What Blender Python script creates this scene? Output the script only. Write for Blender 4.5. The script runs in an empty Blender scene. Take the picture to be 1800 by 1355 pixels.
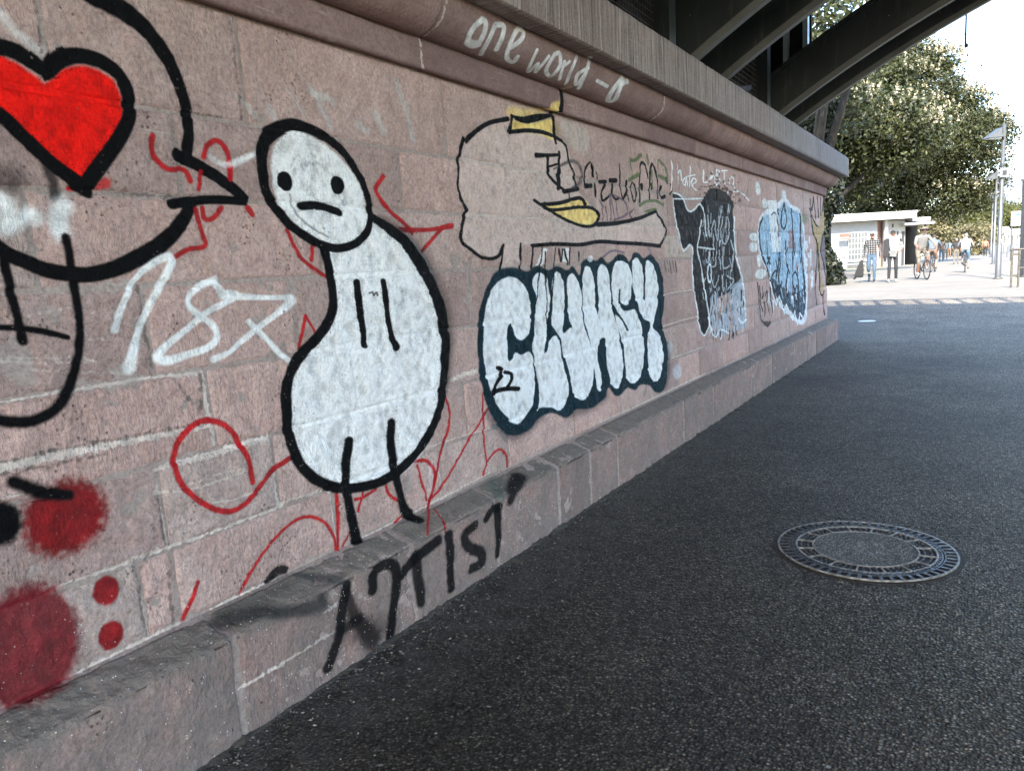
import bpy, bmesh, math, random
import numpy as np
from mathutils import Vector, Matrix
random.seed(7); rng = np.random.default_rng(7)
sc = bpy.context.scene; col = sc.collection

# ---------------------------------------------------------------- camera
FPX, W0, H0 = 1354.0, 1800.0, 1355.0
CX, CY = W0 / 2, H0 / 2
CAMZ = 1.40
R = np.array([[0.85641589, 0.51364262, -0.05218312],
              [0.03236044, -0.15427979, -0.98749711],
              [-0.51527141, 0.84401955, -0.14874937]])      # rows: camera right, down, forward
cam_d = bpy.data.cameras.new('camera'); cam = bpy.data.objects.new('camera', cam_d); col.objects.link(cam)
cam_d.sensor_fit = 'HORIZONTAL'; cam_d.sensor_width = 36.0; cam_d.lens = FPX / W0 * 36.0
cam_d.clip_start = 0.02; cam_d.clip_end = 6000
r_, u_, b_ = R[0], -R[1], -R[2]
cam.matrix_world = Matrix(((r_[0], u_[0], b_[0], 0), (r_[1], u_[1], b_[1], 0), (r_[2], u_[2], b_[2], CAMZ), (0, 0, 0, 1)))
sc.camera = cam

# ---------------------------------------------------------------- sky, sun, exposure
SUN_EL, SUN_AZ = math.radians(38), math.radians(168)       # sun stands behind the camera, a little right
w = bpy.data.worlds.new('World'); sc.world = w; w.use_nodes = True
nt = w.node_tree; bg = nt.nodes['Background']
sky = nt.nodes.new('ShaderNodeTexSky'); sky.sky_type = 'NISHITA'; sky.sun_disc = False
sky.sun_elevation = SUN_EL; sky.sun_rotation = SUN_AZ; sky.air_density = 1.0; sky.dust_density = 0.8; sky.ozone_density = 1.0
nt.links.new(sky.outputs[0], bg.inputs[0]); bg.inputs[1].default_value = 0.14
sd = bpy.data.lights.new('sun', 'SUN'); sun = bpy.data.objects.new('sun', sd); col.objects.link(sun)
sd.energy = 2.4; sd.angle = math.radians(0.5); sd.color = (1.0, 0.93, 0.81)
sdir = Vector((math.sin(SUN_AZ) * math.cos(SUN_EL), math.cos(SUN_AZ) * math.cos(SUN_EL), math.sin(SUN_EL)))
sun.rotation_euler = sdir.to_track_quat('Z', 'Y').to_euler(); sun.location = sdir * 60
sc.view_settings.view_transform = 'Standard'; sc.view_settings.look = 'None'
sc.view_settings.gamma = 1.0; sc.view_settings.use_curve_mapping = False
sc.view_settings.exposure = 2.85
sc.cycles.max_bounces = 8; sc.cycles.diffuse_bounces = 5; sc.cycles.use_denoising = True
sc.cycles.caustics_reflective = False; sc.cycles.caustics_refractive = False

# ---------------------------------------------------------------- geometry helpers
def ray(px, py):
    v = R.T @ np.array([px - CX, py - CY, FPX]); return v / np.linalg.norm(v)
def ground_z(x, y):
    t = min(max((y - 13.0) / 11.0, 0.0), 1.0); return 0.28 * t * t * (3 - 2 * t)
def PX(px, py):                                            # point of the ground seen at a pixel
    d = ray(px, py); z = 0.0
    for _ in range(30):
        t = (z - CAMZ) / d[2]; z = 0.5 * z + 0.5 * ground_z(d[0] * t, d[1] * t)
    return Vector((d[0] * t, d[1] * t, ground_z(d[0] * t, d[1] * t)))
def AT(px, py, depth):                                     # point at a camera depth
    d = np.array([(px - CX) / FPX, (py - CY) / FPX, 1.0]) * depth
    q = R.T @ d; return Vector((q[0], q[1], q[2] + CAMZ))

class MB:
    def __init__(s): s.v = []; s.f = []; s.m = []
    def add(s, vs, fs, mi=0):
        b = len(s.v); s.v += [tuple(p) for p in vs]; s.f += [tuple(i + b for i in f) for f in fs]; s.m += [mi] * len(fs); return s
    def box(s, c, size, rz=0.0, mi=0, M=None):
        hx, hy, hz = [k / 2 for k in size]; vs = []
        ca, sa = math.cos(rz), math.sin(rz)
        for x, y, z in ((-1,-1,-1),(1,-1,-1),(1,1,-1),(-1,1,-1),(-1,-1,1),(1,-1,1),(1,1,1),(-1,1,1)):
            X, Y, Z = x * hx, y * hy, z * hz
            vs.append((c[0] + X * ca - Y * sa, c[1] + X * sa + Y * ca, c[2] + Z))
        return s.add(vs, [(0,3,2,1),(4,5,6,7),(0,1,5,4),(1,2,6,5),(2,3,7,6),(3,0,4,7)], mi)
    def tube(s, pts, rad, n=8, mi=0, cap=True):
        pts = [Vector(p) for p in pts]; k = len(pts)
        if not hasattr(rad, '__len__'): rad = [rad] * k
        rings = []; up = Vector((0, 0, 1))
        for i, p in enumerate(pts):
            t = (pts[min(i + 1, k - 1)] - pts[max(i - 1, 0)]).normalized()
            a = t.cross(up if abs(t.dot(up)) < .95 else Vector((1, 0, 0))).normalized(); b = t.cross(a)
            rings.append([p + (a * math.cos(2 * math.pi * j / n) + b * math.sin(2 * math.pi * j / n)) * rad[i] for j in range(n)])
        vs = [q for r in rings for q in r]; fs = []
        for i in range(k - 1):
            for j in range(n):
                fs.append((i * n + j, i * n + (j + 1) % n, (i + 1) * n + (j + 1) % n, (i + 1) * n + j))
        if cap: fs += [tuple(range(n))[::-1], tuple((k - 1) * n + j for j in range(n))]
        return s.add(vs, fs, mi)
    def lathe(s, prof, n=32, c=(0, 0, 0), mi=0, closed=False):
        k = len(prof); vs = []
        for r, z in prof:
            for j in range(n):
                a = 2 * math.pi * j / n; vs.append((c[0] + r * math.cos(a), c[1] + r * math.sin(a), c[2] + z))
        fs = []
        for i in range(k if closed else k - 1):
            i2 = (i + 1) % k
            for j in range(n):
                fs.append((i * n + j, i * n + (j + 1) % n, i2 * n + (j + 1) % n, i2 * n + j))
        return s.add(vs, fs, mi)
    def prism(s, poly, A, B, mi=0):                        # polygon points mapped by A (front) and B (back)
        n = len(poly); vs = [A(p) for p in poly] + [B(p) for p in poly]
        fs = [tuple(range(n)), tuple(range(2 * n - 1, n - 1, -1))] + [(j, n + j, n + (j + 1) % n, (j + 1) % n) for j in range(n)]
        return s.add(vs, fs, mi)
    def build(s, name, mats, parent=None, smooth=False, loc=None):
        me = bpy.data.meshes.new(name); me.from_pydata(s.v, [], s.f)
        if not isinstance(mats, (list, tuple)): mats = [mats]
        for m in mats: me.materials.append(m)
        if any(s.m): me.polygons.foreach_set('material_index', s.m)
        if smooth: me.polygons.foreach_set('use_smooth', [True] * len(me.polygons))
        me.update(); o = bpy.data.objects.new(name, me); col.objects.link(o)
        if parent: o.parent = parent
        if loc is not None: o.location = loc
        return o
def fixn(o):
    bm = bmesh.new(); bm.from_mesh(o.data); bmesh.ops.recalc_face_normals(bm, faces=bm.faces); bm.to_mesh(o.data); bm.free(); return o
def tag(o, label=None, cat=None, group=None, kind=None):
    if label: o['label'] = label
    if cat: o['category'] = cat
    if group: o['group'] = group
    if kind: o['kind'] = kind
    return o
def empty(name, loc=(0, 0, 0), rz=0, label=None, cat=None, group=None):
    o = bpy.data.objects.new(name, None); col.objects.link(o); o.location = loc; o.rotation_euler = (0, 0, rz)
    o.empty_display_size = .1
    return tag(o, label, cat, group)
def copy_tree(o, parent=None):
    c = o.copy(); col.objects.link(c); c.parent = parent
    for ch in list(o.children): copy_tree(ch, c)
    return c

# ---------------------------------------------------------------- material helpers
class NT:
    def __init__(s, name):
        s.m = bpy.data.materials.new(name); s.m.use_nodes = True; s.t = s.m.node_tree; s.b = s.t.nodes['Principled BSDF']
    def n(s, typ, **kw):
        nd = s.t.nodes.new('ShaderNode' + typ)
        for k, v in kw.items():
            if k.startswith('i_'):
                key = k[2:]; key = int(key) if key.isdigit() else key.replace('_', ' ')
                nd.inputs[key].default_value = v
            else: setattr(nd, k, v)
        return nd
    def l(s, a, b): s.t.links.new(a, b)
    def pos(s): return s.n('NewGeometry').outputs['Position']
    def mapv(s, vec, scale=(1, 1, 1), loc=(0, 0, 0)):
        m = s.n('Mapping'); m.inputs['Scale'].default_value = scale; m.inputs['Location'].default_value = loc; s.l(vec, m.inputs[0]); return m.outputs[0]
    def noise(s, vec, scale, detail=4, rough=.6, out=0):
        nd = s.n('TexNoise', i_Scale=scale, i_Detail=detail, i_Roughness=rough); s.l(vec, nd.inputs['Vector']); return nd.outputs[out]
    def ramp(s, fac, stops, interp='LINEAR'):
        nd = s.n('ValToRGB'); cr = nd.color_ramp; cr.interpolation = interp
        while len(cr.elements) < len(stops): cr.elements.new(.5)
        for e, (p, c) in zip(cr.elements, stops):
            e.position = p; e.color = (*c, 1) if hasattr(c, '__len__') else (c, c, c, 1)
        s.l(fac, nd.inputs[0]); return nd.outputs[0]
    def mix(s, f, a, b, mode='MIX'):
        nd = s.n('MixRGB', blend_type=mode)
        for k, v in ((0, f), (1, a), (2, b)):
            if isinstance(v, (int, float)): nd.inputs[k].default_value = v if k == 0 else (v, v, v, 1)
            elif isinstance(v, tuple): nd.inputs[k].default_value = (*v, 1)
            else: s.l(v, nd.inputs[k])
        return nd.outputs[0]
    def math(s, op, a, b=0.0, clamp=False):
        nd = s.n('Math', operation=op, use_clamp=clamp)
        for k, v in ((0, a), (1, b)):
            if isinstance(v, (int, float)): nd.inputs[k].default_value = v
            else: s.l(v, nd.inputs[k])
        return nd.outputs[0]
    def bump(s, h, strength, dist, prev=None):
        nd = s.n('Bump', i_Strength=strength, i_Distance=dist); s.l(h, nd.inputs['Height'])
        if prev is not None: s.l(prev, nd.inputs['Normal'])
        return nd.outputs[0]
    def out(s, colr=None, rough=None, normal=None, metal=None, spec=None):
        for key, v in (('Base Color', colr), ('Roughness', rough), ('Normal', normal), ('Metallic', metal), ('Specular IOR Level', spec)):
            if v is None: continue
            if isinstance(v, tuple): s.b.inputs[key].default_value = (*v, 1)
            elif isinstance(v, (int, float)): s.b.inputs[key].default_value = v
            else: s.l(v, s.b.inputs[key])
        return s.m
def simple(name, c, rough=.6, var=.25, scale=8.0, metal=0.0, bump=0.0, obj=True):
    a = NT(name); tc = a.n('TexCoord').outputs['Object'] if obj else a.pos()
    n = a.noise(tc, scale, 5, .65)
    c2 = tuple(k * (1 - var) for k in c); c3 = tuple(min(1, k * (1 + var)) for k in c)
    cc = a.ramp(n, [(.3, c2), (.7, c3)])
    rr = a.ramp(a.noise(tc, scale * 2.3), [(.3, max(.05, rough - .1)), (.7, min(1, rough + .1))])
    nb = a.bump(n, bump, .01) if bump else None
    return a.out(cc, rr, nb, metal)

# ================================================================ THE ABUTMENT WALL
X0, YEND = -1.9175, 13.28
PROF = [(0, -.06), (0, .325), (-.012, .337), (-.14, .385), (-.21, 2.275), (-.166, 2.275), (-.166, 2.395)]   # offset from the plinth face, height
PROF += [(-.15 + .14 * math.sin(a), 2.535 - .14 * math.cos(a)) for a in [math.radians(k) for k in (0, 10, 20, 30, 40, 50, 60, 70, 80, 90)]]
PROF += [(-.01, 2.548), (.115, 2.548), (.115, 2.83), (-.45, 2.875)]
PA = np.array(PROF); SEG = np.linalg.norm(np.diff(PA, axis=0), axis=1); SC = np.concatenate([[0], np.cumsum(SEG)]); STOT = SC[-1]
S_SHOULDER, S_CH, S_WTOP, S_FB, S_FT = SC[1], SC[3], SC[4], SC[5], SC[6]
S_PIPE0, S_PIPE1, S_FIL, S_SB, S_ST = SC[7], SC[16], SC[17], SC[18], SC[19]
def wall_s(z): return S_CH + (z - .385) / (2.275 - .385) * (S_WTOP - S_CH)
def prof_at(s):
    i = int(min(max(np.searchsorted(SC, s, 'right') - 1, 0), len(SEG) - 1)); t = (s - SC[i]) / SEG[i]
    p = PA[i] * (1 - t) + PA[i + 1] * t; d = (PA[i + 1] - PA[i]) / SEG[i]
    return p, np.array([d[1], -d[0]])                       # point, outward normal (o,z)
def surf(Y, s, d=0.0):
    p, n = prof_at(s); q = p + n * d
    return (X0 + q[0], Y, q[1])
def wall_hit(px, py):                                       # pixel -> (Y, s) on the wall
    w_ = ray(px, py); best = None
    for i in range(len(SEG)):
        (o1, z1), (o2, z2) = PA[i], PA[i + 1]
        A = np.array([[w_[0], -(o2 - o1)], [w_[2], -(z2 - z1)]]); bb = np.array([X0 + o1, z1 - CAMZ])
        det = np.linalg.det(A)
        if abs(det) < 1e-9: continue
        t, k = np.linalg.solve(A, bb)
        if t > 0 and -1e-6 <= k <= 1 + 1e-6 and (best is None or t < best[0]): best = (t, w_[1] * t, SC[i] + k * SEG[i])
    if best is None:                                        # fall back on the wall plane
        t = (X0 - .19) / w_[0]; return w_[1] * t, wall_s(CAMZ + w_[2] * t)
    return best[1], best[2]

# ---------------------------------------------------------------- graffiti: strokes drawn in metres on the unrolled wall
YA, YB, PPM = 0.35, 13.35, 400.0
TW, TH = int((YB - YA) * PPM), int(STOT * PPM)
IMG = np.zeros((TH, TW, 3), np.float32); ALP = np.zeros((TH, TW), np.float32)
NZ = rng.random((TH, TW)).astype(np.float32)
def blur(a, k):
    for ax in (0, 1):
        c = np.cumsum(np.concatenate([np.repeat(np.take(a, [0], ax), k + 1, ax), a, np.repeat(np.take(a, [-1], ax), k, ax)], ax), ax, dtype=np.float64)
        n = a.shape[ax]; sl = lambda i: tuple(slice(i, i + n) if x == ax else slice(None) for x in (0, 1))
        a = ((c[sl(2 * k + 1)] - c[sl(0)]) / (2 * k + 1)).astype(np.float32)
    return a
NZ2 = blur(NZ, 2); NZ2 = (NZ2 - NZ2.mean()) / NZ2.std(); NZ6 = blur(NZ, 7); NZ6 = (NZ6 - NZ6.mean()) / NZ6.std()
def comp(sl, mask, c, a=1.0):
    m = np.clip(mask * a, 0, 1); c = np.array(c, np.float32) / 255
    shade = (1 + .05 * NZ6[sl] + .03 * NZ2[sl])[..., None]
    old = ALP[sl]; new = m + old * (1 - m)
    IMG[sl] = np.where(new[..., None] > 1e-4, (c * shade * m[..., None] + IMG[sl] * (old * (1 - m))[..., None]) / np.maximum(new, 1e-4)[..., None], IMG[sl])
    ALP[sl] = new
class T:                                                    # a zoomed view: coordinates -> photo pixels
    def __init__(s, ox, oy, k): s.o = (ox, oy); s.k = k
    def __call__(s, p): return (s.o[0] + p[0] / s.k, s.o[1] + p[1] / s.k)
K1, K2, K3 = T(0, 0, 2.946), T(0, 440, 2.946), T(0, 850, 2.684)
K4, K5, K6 = T(400, 180, 2.946), T(400, 600, 2.71), T(700, 0, 2.822)
K7, K8, KA, KF, KB = T(800, 420, 3.764), T(400, 850, 2.683), T(1160, 240, 3.388), T(1000, 250, 7.97), T(300, 0, 3.6)
def depth_ppm(p, y, s):
    q = np.array(surf(y, s)) - np.array([0, 0, CAMZ]); return FPX / (R[2] @ q)
def smooth_pts(pts, closed=False, n=7):
    P = [np.array(p, float) for p in pts]; k = len(P)
    if k < 3: return [P[0] * (1 - t) + P[-1] * t for t in np.linspace(0, 1, n + 1)]
    out = []; rngi = range(k if closed else k - 1)
    for i in rngi:
        g = (lambda j: P[j % k]) if closed else (lambda j: P[min(max(j, 0), k - 1)])
        a, b, c, d = g(i - 1), g(i), g(i + 1), g(i + 2)
        for t in np.arange(n) / n:
            out.append(.5 * ((2 * b) + (-a + c) * t + (2 * a - 5 * b + 4 * c - d) * t * t + (-a + 3 * b - 3 * c + d) * t ** 3))
    if not closed: out.append(P[-1])
    return out
def to_px(K, p):
    q = K(p); y, s = wall_hit(*q); return ((y - YA) * PPM, s * PPM, depth_ppm(q, y, s))
def squash(x, y):                                           # how much the wall is foreshortened along its length there
    Y, s = x / PPM + YA, y / PPM; a = R @ (np.array(surf(Y, s)) - [0, 0, CAMZ]); b = R @ (np.array(surf(Y + .02, s)) - [0, 0, CAMZ])
    d = np.hypot(*(b[:2] / b[2] - a[:2] / a[2])) * a[2] / .02; return max(min(d, 1.0), .12) ** .7
def stroke(K, pts, width, c=(22, 22, 24), a=1.0, soft=.18, closed=False, rough=.10, straight=False):
    """width (in view pixels) may be a number or one number per point"""
    k = len(pts); ws = width if hasattr(width, '__len__') else [width] * k
    if straight or k < 3:
        sp = [(np.array(p, float), w_) for p, w_ in zip(pts, ws)]
        sp2 = []
        for (p, w1), (q, w2) in zip(sp, sp[1:]): sp2 += [(p * (1 - t) + q * t, w1 * (1 - t) + w2 * t) for t in np.linspace(0, 1, 6)]
        P = [p for p, _ in sp2]; WW = [x for _, x in sp2]
    else:
        P = smooth_pts([(p[0], p[1], w_) for p, w_ in zip(pts, ws)], closed); WW = [max(p[2], 1) for p in P]; P = [p[:2] for p in P]
    Q = [to_px(K, p) for p in P]
    if closed: Q.append(Q[0]); WW = list(WW) + [WW[0]]
    X = np.array([q[0] for q in Q]); Y = np.array([q[1] for q in Q]); RR = np.array([w_ / K.k / q[2] * PPM / 2 for w_, q in zip(WW, Q)])
    fs = squash(X.mean(), Y.mean()); m = RR.max() * (1.6 + 2 * soft) / fs + 4
    x0, x1 = int(max(X.min() - m, 0)), int(min(X.max() + m, TW)); y0, y1 = int(max(Y.min() - m, 0)), int(min(Y.max() + m, TH))
    if x1 - x0 < 2 or y1 - y0 < 2: return
    D = np.full((y1 - y0, x1 - x0), 9.0, np.float32)
    for i in range(len(X) - 1):
        ax, ay, bx, by, ra, rb = X[i], Y[i], X[i + 1], Y[i + 1], RR[i], RR[i + 1]
        mm = max(ra, rb) * (1.6 + 2 * soft) / fs + 3
        u0, u1 = int(max(min(ax, bx) - mm, x0)), int(min(max(ax, bx) + mm, x1)); v0, v1 = int(max(min(ay, by) - mm, y0)), int(min(max(ay, by) + mm, y1))
        if u1 <= u0 or v1 <= v0: continue
        gx = np.arange(u0, u1)[None, :] + .5; gy = np.arange(v0, v1)[:, None] + .5
        dx, dy = (bx - ax) * fs, by - ay; L = dx * dx + dy * dy + 1e-9
        t = np.clip(((gx - ax) * fs * dx + (gy - ay) * dy) / L, 0, 1)
        d = np.hypot((gx - ax) * fs - t * dx, gy - ay - t * dy) / (ra + t * (rb - ra) + .35)
        sub = D[v0 - y0:v1 - y0, u0 - x0:u1 - x0]; np.minimum(sub, d, out=sub)
    sl = (slice(y0, y1), slice(x0, x1))
    e = max(soft, .8 / RR.mean())
    cov = np.clip((1 + e - D - rough * .35 * NZ2[sl] * e * 3) / (2 * e), 0, 1); cov = cov * cov * (3 - 2 * cov)
    spray = ((NZ[sl] > .985) & (D < 1 + 3 * e)).astype(np.float32) * np.clip(1 + 3 * e - D, 0, 1) * .7
    mist = (NZ[sl] > .90 + .09 * np.clip((D - 1) / (.7 + e), 0, 1.2)).astype(np.float32) * (D < 1.75 + e) * .55
    comp(sl, np.maximum(np.maximum(cov, spray), mist if soft > .09 else 0), c, a)
def fill(K, pts, c, a=1.0, soft=2, wear=0.0, smooth=True, cl=True):
    P = smooth_pts(pts, True, 5) if smooth else pts
    Q = np.array([to_px(K, p)[:2] for p in P])
    x0, x1 = int(max(Q[:, 0].min() - 8, 0)), int(min(Q[:, 0].max() + 8, TW)); y0, y1 = int(max(Q[:, 1].min() - 8, 0)), int(min(Q[:, 1].max() + 8, TH))
    if x1 - x0 < 2 or y1 - y0 < 2: return
    gx = np.arange(x0, x1) + .5; M = np.zeros((y1 - y0, x1 - x0), np.float32); n = len(Q)
    for j in range(y0, y1):
        yy = j + .5; a_, b_2 = Q, np.roll(Q, -1, 0)
        cr = (a_[:, 1] > yy) != (b_2[:, 1] > yy)
        if not cr.any(): continue
        xs = np.sort(a_[cr, 0] + (yy - a_[cr, 1]) / (b_2[cr, 1] - a_[cr, 1]) * (b_2[cr, 0] - a_[cr, 0]))
        M[j - y0] = (np.searchsorted(xs, gx) % 2)
    if soft: M = blur(M, soft)
    sl = (slice(y0, y1), slice(x0, x1))
    if wear: M = M * np.clip(1 - wear * np.clip(NZ6[sl] * .6 + NZ2[sl] * .25 - .2, 0, 1.4), 0, 1)
    comp(sl, M, c, a)
def blob(K, c0, rx, ry, c, a=1.0, soft=.3):
    pts = [(c0[0] + rx * .6 * math.cos(t), c0[1] + ry * .6 * math.sin(t)) for t in np.linspace(0, 2 * math.pi, 9)[:-1]]
    x, y, pp = to_px(K, c0); r = min(rx, ry) / K.k / pp * PPM
    Q = [to_px(K, (c0[0] + rx, c0[1])), to_px(K, (c0[0] - rx, c0[1])), to_px(K, (c0[0], c0[1] - ry)), to_px(K, (c0[0], c0[1] + ry))]
    hx = abs(Q[0][0] - Q[1][0]) / 2; hy = abs(Q[2][1] - Q[3][1]) / 2
    m = 1 + soft * 1.5
    x0, x1, y0, y1 = int(max(x - hx * m, 0)), int(min(x + hx * m, TW)), int(max(y - hy * m, 0)), int(min(y + hy * m, TH))
    if x1 - x0 < 2 or y1 - y0 < 2: return
    gx = np.arange(x0, x1)[None, :]; gy = np.arange(y0, y1)[:, None]; sl = (slice(y0, y1), slice(x0, x1))
    D = np.hypot((gx - x) / hx, (gy - y) / hy) + soft * .12 * NZ2[sl]
    cov = np.clip((1 + soft * .5 - D) / soft, 0, 1); comp(sl, cov * cov * (3 - 2 * cov), c, a)

BLK, WHT, RED, DRED, YEL, TEAL = (9, 9, 11), (246, 245, 243), (215, 26, 28), (150, 20, 28), (246, 212, 132), (14, 40, 50)
# worn pale scrapes under the cornice
for p, wd in (([(430, 620), (480, 660), (525, 735)], 30), ([(730, 570), (790, 650), (850, 740)], 14), ([(890, 565), (945, 660), (1010, 815)], 30),
              ([(1430, 520), (1485, 690), (1535, 890)], 34), ([(1295, 720), (1350, 835)], 34), ([(630, 690), (660, 765)], 40), ([(900, 590), (1010, 640)], 40), ([(1180, 790), (1240, 830)], 40)):
    stroke(KB, p, wd, (200, 202, 200), .5, .7, rough=.6)
stroke(K1, [(0, 60), (60, 150), (130, 210), (215, 268)], 46, WHT, .5, .7)
# lime smears where joints were repointed
LIME = (222, 208, 198)
for K, p, wd, al_ in ((K2, [(-20, 1130), (200, 1080), (450, 1030), (800, 962), (1085, 905)], [52, 56, 48, 34, 24], .9), (K2, [(1048, 630), (1060, 740), (1080, 850), (1110, 1005)], [20, 26, 28, 18], .95), (K2, [(-20, 792), (300, 738), (560, 695), (800, 660), (1045, 636)], [10, 12, 16, 12, 22], .8), (K2, [(800, 1135), (1000, 1080), (1150, 1042), (1360, 975)], [16, 30, 28, 30], .75),
                     (K2, [(0, 1290), (140, 1250)], 12, .7), (K2, [(800, 1250), (1000, 1235), (1300, 1130)], 9, .6), (K2, [(1050, 1310), (1200, 1290), (1355, 1230)], 9, .6), (K2, [(940, 1220), (1120, 1160), (1300, 1125)], 8, .5), (K2, [(420, 560), (500, 575)], 6, .6), (K2, [(0, 555), (200, 560), (400, 555)], 5, .5), (K2, [(0, 578), (240, 585), (480, 575)], 5, .5), (K2, [(130, 618), (400, 630), (640, 640)], 5, .45), (K2, [(120, 350), (300, 310), (420, 290)], 5, .5), (K2, [(420, 470), (560, 455)], 5, .4),
                     (K3, [(-10, 590), (180, 525), (350, 458), (560, 385), (700, 330), (980, 235), (1342, 100)], [9, 10, 8, 12, 14, 12, 8], .9), (K3, [(-10, 1065), (250, 945), (500, 822), (720, 715), (850, 650)], [8, 10, 11, 11, 9], .85), (K3, [(1000, 585), (1150, 515), (1300, 442)], 12, .9), (K3, [(630, 360), (665, 520), (705, 710)], 7, .6), (K3, [(740, 0), (770, 160), (790, 285)], 8, .7), (K3, [(1300, 0), (1310, 90)], 8, .7), (K3, [(-5, 900), (10, 1050)], 12, .6), (K3, [(1140, 960), (1240, 900), (1342, 850)], 14, .8),
                     (K5, [(-10, 505), (100, 480), (185, 460)], 22, .85), (K5, [(190, 430), (215, 600), (240, 770)], 10, .8), (K5, [(240, 775), (420, 715), (490, 695)], 9, .85), (K5, [(485, 710), (500, 850), (520, 960)], 8, .7), (K5, [(640, 935), (840, 835), (1040, 735), (1250, 625)], 7, .85), (K5, [(1030, 195), (1120, 160), (1200, 140)], 22, .85), (K5, [(900, 520), (1090, 460), (1290, 400)], 7, .7), (K5, [(1000, 585), (1012, 660), (1025, 740)], 7, .7),
                     (K7, [(0, 925), (80, 890), (160, 868)], 20, .8), (K7, [(1370, 375), (1450, 355), (1570, 338)], 7, .8), (K7, [(1370, 580), (1480, 545), (1610, 510)], 7, .8), (K7, [(1400, 800), (1500, 765), (1640, 715)], 7, .8), (K7, [(950, 1215), (1200, 1105), (1420, 1000), (1656, 890)], 7, .8), (K8, [(60, 965), (250, 850), (500, 700)], 12, .6), (K8, [(450, 605), (540, 560)], 16, .7),
                     (T(640, 0, 6.777), [(668, 470), (684, 640), (702, 822)], 18, .95), (T(640, 0, 6.777), [(985, 0), (960, 130), (900, 270), (800, 370), (710, 445)], [10, 9, 10, 8, 6], .7), (K6, [(1322, 480), (1308, 550), (1250, 600)], 5, .7), (K6, [(860, 430), (800, 445)], 4, .6)):
    stroke(K, p, wd, LIME, al_, .35, rough=1.0)
for K, p, wd in ((K2, [(0, 1098), (420, 1010), (900, 925), (1070, 895)], 4), (K2, [(0, 1165), (300, 1105), (560, 1052)], 4), (K2, [(1040, 640), (1048, 760), (1058, 880)], 8), (K2, [(930, 700), (970, 760), (1010, 800), (1040, 840)], 4), (K3, [(632, 360), (655, 470), (672, 600), (700, 712)], 4), (K3, [(800, 400), (805, 520), (825, 655)], 5), (K3, [(750, 60), (765, 180), (785, 285)], 6), (K2, [(715, 180), (740, 340), (775, 520), (795, 645)], 5), (K3, [(700, 330), (665, 410), (668, 440)], 4), (K1, [(178, 0), (205, 160), (228, 285)], 5), (K1, [(1185, 95), (1215, 300), (1250, 620)], 5), (K1, [(560, 1000), (800, 1020), (930, 1020)], 5), (K1, [(1000, 590), (1150, 612)], 6)):
    stroke(K, p, wd, (60, 46, 42), .55, .3, rough=1.0)
# ---- big round figure with a heart
stroke(K1, [(470, -30), (560, 15), (700, 105), (800, 210), (870, 310), (922, 420), (955, 530), (972, 650), (970, 800)], [120, 118, 108, 92, 80, 72, 66, 60, 56], BLK, 1, .14)
stroke(K1, [(920, 808), (1010, 850), (1110, 912), (1200, 975), (1268, 1032)], [70, 66, 66, 62, 50], BLK, 1, .1)
stroke(K1, [(1270, 1045), (1100, 1036), (985, 1046), (890, 1062)], [40, 44, 46, 48], BLK, 1, .1)
stroke(K1, [(985, 1060), (950, 1135), (885, 1220), (800, 1290), (690, 1350), (600, 1391), (480, 1421), (380, 1421), (250, 1401), (120, 1352), (30, 1310), (-50, 1250)], [70, 78, 84, 88, 88, 84, 80, 80, 80, 78, 76, 76], BLK, 1, .14)
fill(K1, [(-20, 295), (50, 312), (115, 342), (175, 388), (245, 435), (300, 372), (365, 345), (440, 345), (510, 365), (572, 410), (612, 462), (636, 535), (630, 620), (600, 695), (550, 770), (490, 850), (420, 930), (340, 890), (240, 810), (140, 720), (50, 620), (-20, 570)], (240, 28, 20), 1)
stroke(K1, [(360, 980), (420, 985)], 26, RED, 1, .3); stroke(K1, [(480, 960), (545, 950)], 50, RED, .8, .5)
stroke(K1, [(-30, 240), (60, 262), (135, 300), (195, 342), (242, 392)], [84, 86, 84, 78, 60], BLK, 1, .12)
stroke(K1, [(242, 392), (290, 322), (370, 292), (460, 300), (540, 330), (612, 392), (655, 472), (668, 562), (650, 652), (600, 742), (540, 830), (470, 920), (425, 968), (350, 912), (250, 832), (150, 742), (60, 652), (-30, 580)],
       [60, 84, 82, 80, 80, 78, 74, 70, 72, 76, 78, 78, 84, 74, 70, 70, 72, 74], BLK, 1, .12)
stroke(K1, [(400, 960), (455, 1000)], 60, BLK, 1, .2)
stroke(K1, [(250, 870), (275, 940), (292, 1020)], 50, BLK, .85, .6); blob(K1, (40, 930), 90, 70, BLK, .6, 1.0)
stroke(K1, [(0, 1040), (40, 1090), (20, 1170)], 80, WHT, .9, .9); stroke(K1, [(60, 1170), (150, 1115), (185, 1130)], 70, WHT, .9, .8); stroke(K1, [(330, 1070), (305, 1130), (312, 1200)], 92, WHT, .95, .6)
stroke(K1, [(340, 1235), (362, 1340), (378, 1426), (400, 1550), (414, 1700), (400, 1860), (372, 1980), (318, 2080), (240, 2150), (130, 2186), (-20, 2176)], [44, 46, 50, 48, 46, 48, 54, 58, 60, 60, 58], BLK, 1, .35)
stroke(K2, [(15, 30), (55, 210), (95, 370), (122, 470)], [48, 48, 44, 50], BLK, 1, .3); stroke(K2, [(-20, 400), (110, 405), (240, 425), (350, 452)], [30, 30, 34, 26], BLK, 1, .3)
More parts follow.
